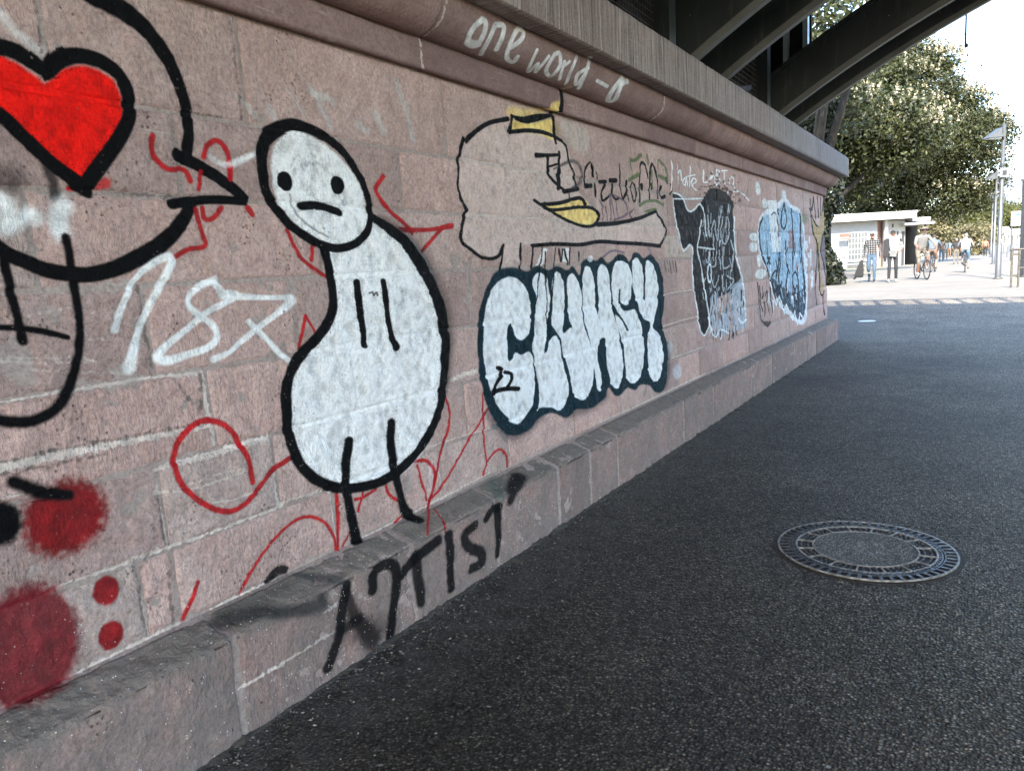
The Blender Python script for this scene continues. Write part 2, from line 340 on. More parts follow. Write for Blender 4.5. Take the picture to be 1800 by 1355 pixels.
# ---- red scribbles
for K, p, wd in ((K1, [(785, 705), (785, 785), (815, 840), (870, 880), (955, 882), (985, 940)], 26), (K1, [(1052, 815), (1070, 760), (1120, 730), (1165, 770), (1190, 850), (1190, 930)], 26), (K1, [(1040, 890), (1025, 985)], 20),
                 (K1, [(1048, 1080), (1065, 1135), (1105, 1130), (1148, 1078)], 24), (K1, [(1015, 1085), (1040, 1180), (1062, 1272), (980, 1292), (910, 1330)], 24), (K1, [(1285, 1080), (1302, 1112)], 30),
                 (K2, [(1305, 1200), (1290, 1110), (1250, 1020), (1200, 940), (1130, 890), (1050, 882), (980, 920), (920, 1000), (900, 1090), (920, 1180), (980, 1260), (1085, 1330), (1180, 1352), (1255, 1320), (1310, 1265), (1400, 1150), (1450, 1110), (1520, 1065)], 28),
                 (K4, [(805, 382), (768, 440), (780, 490), (850, 570), (940, 650), (955, 680)], 20), (K4, [(900, 662), (1050, 660), (1160, 640)], [30, 20, 30]), (K4, [(1110, 660), (1050, 720), (990, 795)], 16),
                 (K4, [(310, 660), (350, 760), (420, 840), (520, 908)], 19), (K4, [(440, 740), (436, 820)], 16), (K4, [(402, 1105), (388, 1200), (374, 1270)], 15), (K4, [(405, 1105), (430, 1150), (452, 1190)], 15), (K4, [(0, 300), (12, 395)], 18),
                 (K5, [(60, 1190), (130, 1060), (220, 940), (310, 860), (380, 835), (440, 850), (490, 900), (520, 985)], 15), (K5, [(520, 720), (528, 850), (530, 990)], 13), (K5, [(580, 910), (553, 972)], 10), (K5, [(610, 752), (650, 740), (705, 706)], 14), (K5, [(645, 715), (620, 810)], 11),
                 (K5, [(755, 688), (770, 730), (805, 757)], 14), (K5, [(1030, 252), (1056, 330), (1045, 430), (1010, 560), (985, 680), (960, 780)], 12), (K5, [(892, 570), (950, 570), (986, 620), (990, 660), (962, 765)], 15), (K5, [(905, 590), (950, 755)], 10),
                 (K5, [(1242, 318), (1160, 450), (1080, 590), (1020, 690), (975, 745)], 11), (K5, [(1215, 250), (1220, 430), (1236, 590)], 8), (K5, [(1218, 635), (1240, 570), (1290, 515), (1330, 540), (1336, 592)], 10), (K5, [(960, 780), (952, 920)], 8), (K5, [(985, 800), (1030, 860), (1040, 910)], 7),
                 (K5, [(800, 860), (830, 830)], 10), (K3, [(932, 465), (900, 550), (868, 632)], 22)):
    stroke(K, p, wd, (178, 22, 30), .95, .22, rough=.2)
# ---- white 18x
stroke(K2, [(595, 410), (640, 280), (700, 150), (790, 70), (862, 35), (888, 55), (860, 130), (800, 240), (740, 370), (700, 490), (672, 610)], [38, 28, 26, 36, 40, 44, 38, 34, 32, 40, 62], WHT, .97, .4)
stroke(K2, [(1110, 155), (1050, 180), (990, 225), (975, 280), (1040, 340), (1100, 385), (1122, 445), (1080, 500), (950, 550), (850, 572), (820, 548), (870, 490), (980, 400), (1080, 320), (1180, 265), (1225, 232), (1160, 225), (1122, 180)], [40, 30, 28, 30, 32, 32, 32, 32, 36, 46, 44, 34, 30, 28, 30, 36, 38, 34], WHT, .97, .4)
stroke(K4, [(-20, 1000), (60, 1005), (177, 1012), (300, 1012), (335, 1030), (250, 1100), (160, 1170), (80, 1232), (10, 1292), (-70, 1330)], [40, 34, 24, 24, 44, 26, 26, 26, 24, 36], WHT, .93, .45)
stroke(K4, [(115, 1135), (200, 1220), (265, 1290), (335, 1350)], 26, WHT, .93, .45)
stroke(K1, [(1095, 815), (1150, 852), (1210, 852), (1300, 805)], 26, WHT, .6, .6); stroke(K4, [(-5, 320), (60, 300), (140, 268)], 22, WHT, .55, .6)
# ---- dark red dots
blob(K3, (310, 160), 215, 182, (128, 14, 20), .96, .45); blob(K3, (140, 770), 262, 295, (116, 18, 30), .92, .28); blob(K3, (503, 505), 66, 72, (140, 16, 24), .96, .22); blob(K3, (525, 718), 63, 70, (140, 16, 24), .96, .22)
stroke(K3, [(60, -10), (200, 40), (330, 55)], [60, 64, 40], BLK, 1, .5); blob(K3, (5, 190), 100, 110, BLK, 1, .35)
# ---- pale standing figure
fill(T(0, 0, 1), [(572, 440), (580, 470), (588, 505), (586, 540), (570, 580), (545, 610), (521, 640), (507, 680), (504, 720), (510, 770), (520, 805), (540, 838), (580, 856), (630, 858), (690, 843), (730, 812), (755, 770), (772, 700), (780, 640), (783, 580), (776, 530), (762, 480), (742, 445), (712, 410), (680, 392), (640, 385)], (247, 245, 243), .98, 3, .12)
rw = random.Random(9)
for i in range(90):
    y_ = rw.uniform(430, 830); x_ = rw.uniform(530 if y_ > 600 else 600, 765 if y_ > 480 else 690); stroke(T(0, 0, 1), [(x_, y_), (x_ + rw.uniform(-6, 6), y_ + rw.uniform(12, 45))], rw.uniform(2, 9), rw.choice([(196, 200, 208), (255, 255, 255), (182, 186, 196)]), .22, .6, rough=1.0)
stroke(T(0, 0, 1), [(654, 381), (700, 414), (733, 455), (757, 497), (774, 540), (782, 590), (782, 640), (776, 696), (765, 740), (743, 781), (713, 817), (677, 843), (636, 856), (599, 858), (562, 847), (533, 825), (518, 796), (507, 759), (502, 711), (507, 666), (522, 633), (548, 604), (572, 575), (585, 540), (584, 500), (578, 470), (570, 436)],
       [12, 20, 22, 22, 22, 20, 18, 17, 17, 17, 17, 17, 16, 16, 17, 17, 17, 17, 17, 17, 18, 18, 17, 15, 14, 14, 14], BLK, 1, .16)
stroke(T(0, 0, 1), [(672, 384), (706, 410), (742, 450), (768, 497), (784, 540), (790, 590), (788, 650), (782, 690)], [16, 22, 24, 22, 20, 18, 14, 10], BLK, .55, 1.0)
fill(K4, [(330, 150), (420, 170), (500, 220), (580, 290), (640, 360), (690, 450), (715, 540), (725, 620), (690, 700), (620, 740), (540, 735), (440, 700), (340, 620), (270, 540), (240, 440), (225, 340), (240, 240), (280, 180)], (247, 245, 243), .98, 2, .12)
stroke(K4, [(330, 118), (420, 138), (520, 192), (602, 262), (662, 352), (710, 450), (735, 540), (738, 620), (710, 692), (640, 742), (560, 756), (470, 732), (370, 672), (280, 590), (218, 500), (185, 400), (175, 300), (190, 212), (240, 152)],
       [62, 58, 52, 48, 42, 38, 36, 36, 38, 38, 40, 44, 46, 48, 50, 54, 62, 70, 72], BLK, 1, .1, closed=True)
for i in range(40):
    a0 = rw.uniform(0, 6.28); r0 = rw.uniform(.2, .85); stroke(K4, [(480 + 225 * r0 * math.cos(a0 + t) + 60 * r0 * math.sin(a0 + t), 450 + 270 * r0 * math.sin(a0 + t)) for t in (0, .25, .5)], rw.uniform(5, 18), rw.choice([(190, 194, 202), (255, 255, 255), (120, 124, 130)]), .2, .6, rough=1.0)
blob(K4, (295, 413), 37, 50, BLK, 1, .1); blob(K4, (567, 432), 36, 46, BLK, 1, .1)
stroke(K4, [(385, 540), (440, 535), (510, 546), (578, 572)], [40, 40, 36, 36], BLK, 1, .1)
stroke(K4, [(672, 935), (685, 1060), (700, 1180), (712, 1258)], [38, 34, 30, 30], BLK, 1, .12); stroke(K4, [(806, 930), (825, 1080), (850, 1200), (874, 1268)], [30, 28, 30, 38], BLK, 1, .12)
stroke(K5, [(578, 475), (565, 560), (563, 660), (575, 760), (600, 880), (618, 950)], [40, 44, 46, 48, 52, 56], BLK, 1, .22); stroke(K5, [(782, 390), (780, 500), (800, 620), (820, 720), (850, 810), (905, 850)], [40, 42, 42, 46, 52, 60], BLK, 1, .25)
stroke(K4, [(735, 988), (750, 985), (758, 1000), (770, 985), (776, 1000)], 4, BLK, .9, .1); stroke(K4, [(320, 480), (350, 570), (420, 640), (520, 700)], 8, BLK, .35, .4)
# ---- ARTIST and smears on the plinth
BK2 = (12, 12, 14)
def strokeA(K, p, wd, *a, **k): stroke(K, p, [x * 1.28 for x in wd] if hasattr(wd, '__len__') else wd * 1.28, *a, **k)
strokeA(K8, [(478, 862), (520, 740), (545, 590), (566, 480)], [48, 40, 40, 44], BK2, .95, .3); strokeA(K8, [(566, 500), (600, 620), (690, 740)], [30, 50, 80], BK2, .85, .5); strokeA(K8, [(535, 690), (620, 640)], 40, BK2, .8, .5)
strokeA(K8, [(685, 502), (690, 430), (740, 380), (790, 395), (796, 490), (778, 620), (770, 745)], [40, 42, 42, 44, 46, 42, 34], BK2, .97, .3)
strokeA(K8, [(825, 430), (870, 370), (940, 310), (992, 268)], [36, 42, 42, 44], BK2, .97, .3); strokeA(K8, [(890, 340), (900, 430), (916, 560)], [42, 44, 36], BK2, .95, .35)
strokeA(K8, [(1045, 245), (1050, 370), (1055, 495)], [42, 38, 30], BK2, .97, .3); strokeA(K8, [(1165, 195), (1118, 245), (1140, 300), (1192, 322), (1198, 368), (1150, 402)], [36, 36, 40, 40, 36, 34], BK2, .95, .32)
strokeA(K8, [(1222, 165), (1245, 122), (1285, 112)], 30, BK2, .97, .3); strokeA(K8, [(1275, 110), (1278, 220), (1275, 335)], [34, 34, 26], BK2, .97, .3); strokeA(K8, [(1370, -30), (1350, 25), (1335, 80)], [60, 54, 36], BK2, .95, .4)
strokeA(K8, [(1260, -20), (1280, 60)], 50, (52, 84, 78), .5, .8)
strokeA(K8, [(-20, 645), (150, 608), (280, 606), (400, 580), (445, 560)], [90, 70, 50, 60, 70], (48, 50, 50), .85, .6); strokeA(K8, [(190, 450), (240, 408), (275, 405)], [24, 34, 24], BK2, .95, .3)
strokeA(K8, [(330, 430), (430, 440), (525, 445)], [30, 50, 60], (56, 62, 64), .75, .7); strokeA(K8, [(0, 610), (120, 560), (300, 480)], 70, (88, 88, 82), .5, .8)
strokeA(K8, [(560, 690), (640, 690), (760, 690)], 90, BK2, .45, .9)
# ---- long-armed figure with the yellow cap
fill(K6, [(540, 590), (440, 612), (360, 670), (315, 760), (297, 870), (312, 975), (332, 1045), (318, 1120), (312, 1190), (360, 1240), (410, 1270), (470, 1278), (510, 1240), (518, 1330), (602, 1330), (604, 1225), (660, 1218), (900, 1212), (1100, 1205), (1290, 1220), (1330, 1148), (1275, 1052), (1200, 1082), (1000, 1112), (940, 1010), (890, 940), (878, 860), (835, 730), (760, 665), (640, 650)], (248, 228, 218), .38, 3, .6)
fill(K6, [(800, 600), (930, 640), (940, 760), (850, 720)], (206, 196, 186), .55, 6, .4)
fill(K6, [(562, 598), (660, 608), (765, 590), (782, 705), (700, 668), (565, 655)], YEL, 1, 2, .15, False)
fill(K6, [(540, 535), (640, 545), (720, 555), (700, 585), (560, 590)], YEL, .75, 6, .3); fill(K6, [(715, 540), (760, 515), (800, 500), (800, 556), (690, 552)], YEL, .95, 3, .1, False)
fill(K6, [(780, 600), (800, 640), (790, 700), (776, 640)], (150, 130, 60), .5, 6)
fill(K6, [(680, 998), (760, 1050), (850, 1100), (930, 1125), (985, 1108), (990, 1060), (950, 1032), (915, 985), (800, 1010), (715, 1018)], YEL, .97, 2, .1)
for p, wd in (([(540, 592), (450, 612), (380, 655), (335, 702)], [22, 20, 22, 24]), ([(320, 688), (300, 780), (295, 890), (310, 980), (337, 1042)], [18, 15, 13, 14, 24]), ([(335, 1050), (317, 1120), (312, 1195), (360, 1240), (410, 1275), (460, 1285), (500, 1265), (521, 1218)], 16),
              ([(560, 578), (555, 658)], 17), ([(553, 657), (640, 650), (720, 660), (790, 688), (835, 732), (846, 800), (870, 870), (886, 940)], [18, 18, 18, 16, 12, 12, 15, 15]), ([(565, 580), (620, 598), (690, 585), (760, 574)], [12, 30, 32, 12]),
              ([(765, 580), (772, 640), (780, 710)], 15), ([(700, 588), (770, 562), (800, 556)], 10), ([(808, 455), (812, 510), (806, 556)], 22),
              ([(685, 772), (740, 772), (796, 770)], [24, 16, 15]), ([(800, 756), (796, 830), (795, 935)], [12, 12, 20]), ([(740, 782), (745, 860), (780, 910), (822, 942)], 14), ([(748, 828), (788, 816)], 9), ([(797, 850), (795, 920)], 26), ([(822, 952), (892, 938)], 20), ([(845, 955), (852, 985)], 10), ([(745, 775), (742, 830)], 10),
              ([(715, 1015), (800, 1008), (900, 983), (926, 1012)], 17), ([(675, 995), (760, 1050), (850, 1100), (930, 1125), (985, 1110), (992, 1060), (950, 1030), (850, 1035), (760, 1042), (715, 1016)], 14),
              ([(990, 1116), (1100, 1106), (1200, 1082), (1276, 1050)], [20, 20, 17, 14]), ([(1276, 1048), (1330, 1145), (1296, 1220)], 13), ([(1298, 1222), (1210, 1212), (1100, 1206), (1000, 1200), (900, 1215), (780, 1212), (664, 1220)], 18),
              ([(664, 1218), (664, 1330)], 12), ([(518, 1225), (508, 1345)], 12), ([(606, 1210), (605, 1345)], 11), ([(898, 1255), (898, 1285)], 10)):
    stroke(K6, p, wd, BLK, 1, .1)
stroke(K6, [(770, 840), (870, 800), (910, 860), (900, 910), (860, 935)], [8, 16, 18, 18, 12], (60, 58, 60), .7, .5)
# ---- white block letters in teal outline
fill(K7, [(148, 800), (150, 600), (180, 400), (240, 262), (300, 205), (400, 192), (480, 215), (520, 190), (560, 178), (620, 205), (680, 180), (740, 205), (785, 183), (828, 240), (840, 160), (890, 125), (930, 145), (970, 120), (1018, 162), (1070, 105), (1120, 108), (1158, 152), (1180, 92), (1220, 98), (1250, 128), (1290, 102), (1342, 160), (1376, 280), (1382, 450), (1368, 560), (1400, 700), (1406, 850), (1388, 985), (1340, 1018), (1290, 972), (1230, 965), (1190, 1000), (1140, 985), (1100, 1030), (1060, 1038), (1012, 985), (990, 1050), (900, 1120), (800, 1130), (740, 1185), (640, 1152), (560, 1185), (500, 1255), (400, 1302), (320, 1272), (230, 1150), (178, 980)], TEAL, 1, 2)
stroke(K7, [(230, 1160), (320, 1270), (400, 1300), (500, 1245), (570, 1170)], 60, TEAL, .6, 1.0); stroke(K7, [(740, 1160), (880, 1115), (990, 1040)], 60, TEAL, .6, 1.0); stroke(K7, [(1400, 700), (1410, 860), (1385, 980)], 40, TEAL, .6, .9)
LET = (238, 239, 241)
for poly in ([(350, 252), (430, 275), (480, 350), (500, 450), (495, 590), (470, 650), (430, 672), (395, 650), (380, 590), (365, 560), (345, 610), (342, 780), (360, 805), (395, 752), (440, 767), (490, 745), (515, 800), (527, 900), (517, 1050), (490, 1140), (440, 1210), (400, 1225), (350, 1190), (280, 1100), (220, 960), (190, 820), (185, 620), (210, 430), (260, 310)],
             [(510, 290), (540, 230), (580, 230), (612, 270), (632, 380), (630, 480), (605, 600), (588, 740), (602, 742), (640, 650), (680, 652), (705, 740), (715, 850), (745, 960), (747, 1050), (720, 1112), (680, 1137), (640, 1115), (570, 1115), (545, 1130), (552, 960), (522, 800), (512, 720), (530, 560), (532, 400)],
             [(642, 300), (662, 225), (692, 225), (722, 300), (727, 440), (715, 560), (722, 622), (758, 590), (778, 582), (752, 520), (747, 400), (745, 270), (770, 228), (802, 250), (836, 350), (842, 480), (857, 580), (890, 680), (916, 800), (912, 960), (880, 1040), (840, 1067), (800, 1047), (772, 980), (748, 880), (718, 760), (700, 660), (660, 600), (638, 560), (650, 450)],
             [(845, 300), (857, 200), (880, 180), (910, 220), (926, 320), (930, 440), (944, 500), (952, 430), (942, 300), (947, 200), (972, 168), (1002, 190), (1022, 260), (1032, 400), (1052, 500), (1082, 620), (1107, 760), (1112, 880), (1092, 970), (1060, 990), (1030, 950), (1007, 830), (998, 690), (985, 655), (955, 680), (947, 800), (970, 900), (965, 1000), (945, 990), (918, 850), (893, 680), (852, 520)],
             [(1037, 250), (1062, 162), (1100, 145), (1142, 170), (1170, 260), (1167, 350), (1152, 420), (1120, 440), (1092, 400), (1095, 340), (1083, 340), (1085, 420), (1110, 472), (1150, 472), (1192, 470), (1222, 550), (1242, 650), (1247, 800), (1227, 910), (1180, 956), (1140, 930), (1127, 850), (1112, 700), (1072, 580), (1062, 500), (1100, 545), (1135, 605), (1140, 590), (1075, 480), (1042, 400)],
             [(1170, 240), (1177, 150), (1200, 125), (1237, 170), (1246, 260), (1248, 390), (1262, 390), (1257, 250), (1264, 160), (1287, 145), (1322, 200), (1342, 300), (1337, 420), (1312, 540), (1307, 590), (1345, 620), (1372, 720), (1372, 850), (1347, 932), (1310, 937), (1282, 880), (1270, 720), (1277, 640), (1287, 560), (1240, 520), (1202, 420), (1182, 340)]):
    fill(K7, poly, LET, 1, 1, .1)
for p, wd in (([(278, 852), (306, 866), (300, 910), (265, 972), (252, 1025)], 24), ([(335, 882), (370, 892), (362, 940), (332, 992)], 22), ([(252, 1012), (330, 992), (412, 992)], 26)): stroke(K7, p, wd, BLK, 1, .12)
fill(K7, [(575, 65), (610, 65), (580, 180), (535, 180)], WHT, .85, 1, .2, False); fill(K7, [(700, 62), (755, 60), (752, 160), (710, 150)], WHT, .85, 1, .2, False)
for p, wd in (([(575, 60), (555, 250), (533, 430)], 7), ([(595, 90), (602, 290)], 9), ([(665, 60), (650, 300), (630, 470), (608, 585)], 7), ([(685, 70), (700, 150), (710, 70)], 12), ([(722, 70), (750, 172)], 10), ([(757, 60), (760, 172)], 9), ([(510, 45), (512, 185)], 9), ([(600, 300), (610, 420), (602, 560)], 6), ([(820, 88), (820, 145)], 12)): stroke(K7, p, wd, BLK, .95, .12)
stroke(K7, [(980, 120), (1040, 80), (1120, 92)], 14, (90, 84, 110), .7, .4); stroke(K7, [(1280, 60), (1290, 100)], 30, (110, 100, 125), .4, .8)
blob(K7, (895, 135), 18, 22, WHT, .8, .5); blob(K7, (1470, 880), 28, 50, (200, 210, 218), .6, .6); blob(K7, (1420, 720), 18, 44, (190, 196, 200), .5, .8)
# ---- tags to the right
for p, wd in (([(230, 640), (222, 420), (255, 312), (312, 300), (342, 485)], 26), ([(240, 620), (320, 612)], 60), ([(380, 425), (402, 522)], 16), ([(372, 590), (378, 765)], 22), ([(440, 560), (522, 560)], 54), ([(510, 590), (460, 700), (482, 822), (555, 760)], 32), ([(582, 540), (652, 540)], 64), ([(620, 600), (602, 720), (652, 802), (692, 790)], 32),
              ([(700, 310), (712, 550), (752, 802)], 18), ([(800, 548), (806, 680), (760, 800)], 30), ([(805, 740), (842, 832)], 16), ([(882, 570), (870, 680), (916, 840), (952, 740), (930, 620), (900, 570)], 20), ([(1002, 852), (990, 560), (986, 350), (1020, 290), (1072, 360), (1102, 505)], [16, 20, 26, 40, 30, 24]),
              ([(1130, 802), (1130, 500), (1142, 350), (1166, 310), (1202, 400), (1242, 560), (1246, 792)], [18, 24, 28, 40, 28, 22, 14]), ([(1020, 600), (1030, 660)], 44), ([(1150, 590), (1165, 660)], 30), ([(1290, 630), (1272, 720), (1302, 778), (1342, 762)], [44, 20, 40, 50]), ([(1358, 505), (1376, 580)], 26), ([(1425, 592), (1442, 680), (1422, 742)], 26)):
    stroke(KF, p, wd, (10, 9, 10), 1, .15)
for p, wd in (([(850, 220), (870, 310), (900, 520)], 18), ([(870, 262), (935, 250), (1002, 185)], 46), ([(845, 535), (965, 460)], 52), ([(1092, 180), (1102, 310)], 32), ([(1245, 250), (1245, 430)], 14), ([(1262, 258), (1330, 330), (1372, 425), (1372, 560)], 38), ([(1262, 475), (1345, 525)], 56), ([(1002, 892), (1060, 842), (1150, 822), (1240, 832), (1322, 880)], 36), ([(1085, 975), (1205, 942)], 34), ([(1150, 400), (1170, 640)], 30)):
    stroke(KF, p, wd, (72, 104, 52), .78, .25)
for p, wd in (([(470, 930), (475, 1112)], 15), ([(520, 900), (542, 1102)], 15), ([(570, 730), (590, 950), (592, 1092)], 18), ([(582, 740), (622, 950), (642, 1092)], 15), ([(650, 830), (692, 1072)], 15), ([(590, 730), (720, 790), (800, 870), (822, 980), (762, 1042), (640, 1092)], 28), ([(902, 942), (850, 1010), (880, 1062)], 24), ([(440, 820), (492, 922)], 24)):
    stroke(KF, p, wd, (84, 66, 92), .75, .3)
for p in ([(68, 145), (73, 200), (68, 320)], [(105, 170), (112, 282)], [(112, 225), (123, 203), (132, 262)], [(152, 245), (138, 270), (150, 292), (160, 245), (166, 292)], [(182, 180), (180, 302)], [(160, 242), (206, 230)], [(190, 290), (216, 270), (200, 250), (188, 282), (216, 322)], [(262, 200), (258, 270), (282, 272)],
          [(312, 212), (294, 262), (320, 232), (328, 290)], [(336, 198), (336, 292)], [(336, 200), (354, 210), (340, 242), (360, 262), (338, 292)], [(366, 206), (402, 204)], [(382, 205), (385, 292)], [(426, 240), (410, 272), (425, 302), (441, 262), (426, 240)], [(432, 288), (466, 332)], [(315, 320), (380, 336), (470, 330), (532, 382)]):
    stroke(KA, p, 7, (244, 245, 247), 1, .15)
fill(KA, [(25, 590), (190, 590), (190, 722), (25, 722)], (196, 184, 172), .6, 1, .4, False)
for i in range(5): stroke(KA, [(30 + 16 * i, 742), (38 + 16 * i, 800 + 8 * (i % 3))], 4, (50, 40, 40), .8, .2)
# black piece with white outline
fill(KA, [(80, 345), (85, 440), (100, 550), (132, 665), (190, 650), (196, 760), (202, 900), (222, 1050), (242, 1150), (266, 1180), (290, 1120), (302, 1000), (345, 960), (410, 930), (480, 850), (452, 740), (442, 560), (432, 450), (440, 400), (380, 330), (300, 310), (240, 402), (175, 440), (130, 362)], (16, 18, 22), .98, 2, .1)
for poly in ([(300, 960), (345, 930), (342, 1100), (330, 1192), (300, 1150)], [(345, 1100), (420, 980), (416, 1172), (340, 1190)], [(420, 900), (488, 840), (506, 1000), (516, 1132), (440, 1162), (430, 1060)]): fill(KA, poly, (172, 182, 194), .9, 1, .5, False)
rr = random.Random(3)
for i in range(130):
    x = rr.uniform(255, 445); y = rr.uniform(400, 940); stroke(KA, [(x, y), (x + rr.uniform(-8, 8), y + rr.uniform(15, 70))], rr.uniform(3, 8), rr.choice([(206, 210, 214), (150, 156, 160), (28, 30, 34)]), rr.uniform(.5, .95), .3)
for i in range(110):
    x = rr.uniform(285, 505); y = rr.uniform(900, 1170); stroke(KA, [(x, y), (x + rr.uniform(-5, 5), y + rr.uniform(15, 60))], rr.uniform(4, 9), rr.choice([(216, 220, 224), (26, 28, 32), (120, 132, 146)]), rr.uniform(.5, .95), .3)
for i in range(150):
    x = rr.gauss(350, 60); y = rr.gauss(345, 42); blob(KA, (x, y), rr.uniform(3, 11), rr.uniform(3, 11), (44, 36, 32), rr.uniform(.3, .8), .7)
for p, wd in (([(85, 338), (130, 360), (170, 442), (205, 435), (240, 405), (268, 480), (276, 592)], 12), ([(82, 372), (170, 374), (260, 372)], 8), ([(80, 372), (90, 470), (115, 600), (140, 682), (180, 645), (196, 692), (195, 800), (205, 930), (225, 1080), (245, 1162), (270, 1182), (292, 1110), (285, 1000), (265, 900), (245, 760), (225, 682), (235, 600), (246, 500)], 10),
              ([(440, 480), (446, 640), (462, 750), (490, 842), (502, 960), (516, 1092)], 11), ([(230, 660), (320, 672)], 10), ([(285, 780), (300, 760), (310, 820), (296, 870), (284, 820), (288, 780)], 9), ([(290, 1110), (330, 1195), (360, 1150), (410, 1172)], 9), ([(470, 1080), (490, 1110), (512, 1090)], 12)): stroke(KA, p, wd, (224, 228, 230), .95, .18)
for p in ([(285, 470), (300, 600), (322, 500), (342, 620), (352, 480)], [(372, 480), (362, 600), (392, 640), (412, 560), (402, 480)], [(300, 680), (292, 760), (330, 770), (335, 690)], [(352, 680), (362, 790)], [(382, 660), (378, 780), (415, 770)], [(420, 620), (440, 700), (425, 800)], [(300, 820), (330, 900), (352, 830)], [(370, 830), (380, 920)], [(400, 830), (440, 860), (405, 910)]):
    stroke(KA, p, rr.uniform(7, 12), (214, 218, 222), .8, .3, rough=1.0)
# blue piece
fill(KA, [(585, 530), (600, 470), (645, 430), (700, 395), (742, 360), (782, 405), (836, 440), (860, 560), (866, 700), (876, 830), (880, 970), (866, 1105), (822, 1115), (780, 1070), (740, 1045), (698, 985), (655, 850), (615, 760), (582, 650)], (222, 226, 228), .95, 2, .25)
fill(KA, [(592, 530), (612, 485), (652, 460), (705, 440), (742, 390), (778, 430), (828, 460), (850, 560), (856, 700), (866, 830), (870, 960), (858, 1060), (822, 1075), (780, 1020), (745, 1000), (700, 950), (660, 840), (622, 750), (592, 650)], (152, 180, 200), .97, 2, .2)
fill(KA, [(660, 840), (700, 960), (745, 1010), (780, 1040), (822, 1090), (858, 1070), (872, 960), (862, 900), (800, 940), (740, 900)], (36, 44, 54), .8, 3, .3)
fill(KA, [(760, 560), (800, 560), (800, 670), (762, 670)], (150, 118, 116), .8, 2, .2, False)
for i in range(26):
    x = rr.uniform(615, 855); y = rr.uniform(460, 900); L = rr.uniform(60, 190); stroke(KA, [(x, y), (x + rr.uniform(-12, 12), y + L / 2), (x + rr.uniform(-6, 14), y + L)], rr.uniform(5, 10), rr.choice([(26, 34, 44), (26, 34, 44), (176, 200, 216)]), .9, .2)
for p in ([(612, 482), (592, 560), (602, 680), (650, 830), (692, 962)], [(740, 396), (720, 500), (735, 552), (752, 500), (740, 396)], [(782, 432), (792, 620), (790, 800)], [(836, 462), (842, 680), (866, 900)], [(665, 490), (690, 460), (704, 520), (690, 650)], [(640, 720), (655, 760)], [(655, 720), (640, 760)], [(668, 830), (690, 800), (706, 860), (690, 925), (672, 880), (668, 830)], [(792, 830), (812, 810), (826, 900), (810, 990), (792, 930), (792, 830)], [(795, 890), (812, 950)], [(812, 890), (796, 950)]): stroke(KA, p, 10, (26, 32, 42), .95, .2)
fill(KA, [(640, 380), (697, 382), (722, 690), (670, 690)], (226, 226, 224), .97, 1, .3, False); stroke(KA, [(662, 470), (685, 455), (704, 520), (706, 600)], 8, (60, 66, 70), .8, .3)
for i in range(46):
    x = rr.uniform(600, 868); y = rr.uniform(420, 1000); stroke(KA, [(x, y), (x + rr.uniform(-5, 5), y + rr.uniform(20, 80))], rr.uniform(4, 11), rr.choice([(228, 232, 234), (228, 232, 234), (24, 30, 40), (170, 130, 126), (120, 160, 190)]), .85, .25)
stroke(KA, [(655, 870), (692, 1005), (712, 950), (742, 1055), (752, 1000), (792, 1095), (802, 1040), (822, 1122), (836, 1050), (862, 1108), (872, 960)], 9, (226, 228, 230), .95, .15, straight=True)
for c0, rx, ry in (((560, 600), 26, 24), ((556, 660), 24, 30), ((600, 820), 34, 30), ((590, 740), 14, 40), ((740, 350), 14, 30), ((625, 400), 16, 30), ((582, 310), 16, 40)): blob(KA, c0, rx, ry, (220, 222, 220), .88, .25)
for i in range(22):
    x = rr.uniform(866, 912); y = rr.uniform(590, 880); stroke(KA, [(x, y), (x + rr.uniform(-4, 4), y + rr.uniform(20, 60))], rr.uniform(6, 16), (220, 222, 222), .85, .35)
blob(KA, (860, 492), 22, 30, (70, 110, 70), .5, .9)
for p in ([(582, 870), (590, 960), (600, 1080), (640, 1130)], [(592, 890), (602, 1000)], [(612, 895), (610, 965), (622, 930)], [(628, 950), (640, 920), (640, 985)], [(655, 900), (662, 980), (672, 1052)], [(640, 990), (650, 1050)], [(622, 985), (628, 1050)], [(660, 1112), (640, 1132)], [(600, 1002), (612, 1040)]): stroke(KA, p, 8, (34, 32, 36), .9, .25)
fill(KA, [(615, 1100), (668, 1100), (640, 1136)], (40, 36, 38), .8, 3, 0, False); stroke(KA, [(585, 1030), (600, 1100)], 16, (120, 134, 146), .5, .8)
# ochre figure by the corner
fill(KA, [(903, 478), (945, 530), (965, 440), (972, 370), (990, 400), (986, 560), (956, 640), (958, 800), (978, 930), (952, 935), (936, 700), (906, 560)], (176, 150, 106), .92, 2, .35)
fill(KA, [(955, 640), (985, 560), (990, 760), (975, 790), (965, 720)], (92, 88, 92), .7, 3, .3)
for p in ([(893, 375), (900, 480), (912, 570), (937, 650), (928, 850)], [(914, 368), (930, 492)], [(936, 362), (945, 482)], [(955, 366), (958, 470)], [(890, 430), (915, 500), (940, 540)], [(985, 540), (962, 640), (960, 700), (980, 790), (1000, 962)], [(940, 640), (948, 790), (952, 920), (968, 945), (976, 920)], [(968, 945), (980, 1062)], [(930, 780), (926, 900)], [(925, 900), (934, 1000)], [(990, 780), (1004, 900), (1006, 1000)], [(915, 360), (905, 440)], [(975, 372), (966, 450)]): stroke(KA, p, 9, (30, 28, 30), .92, .2)
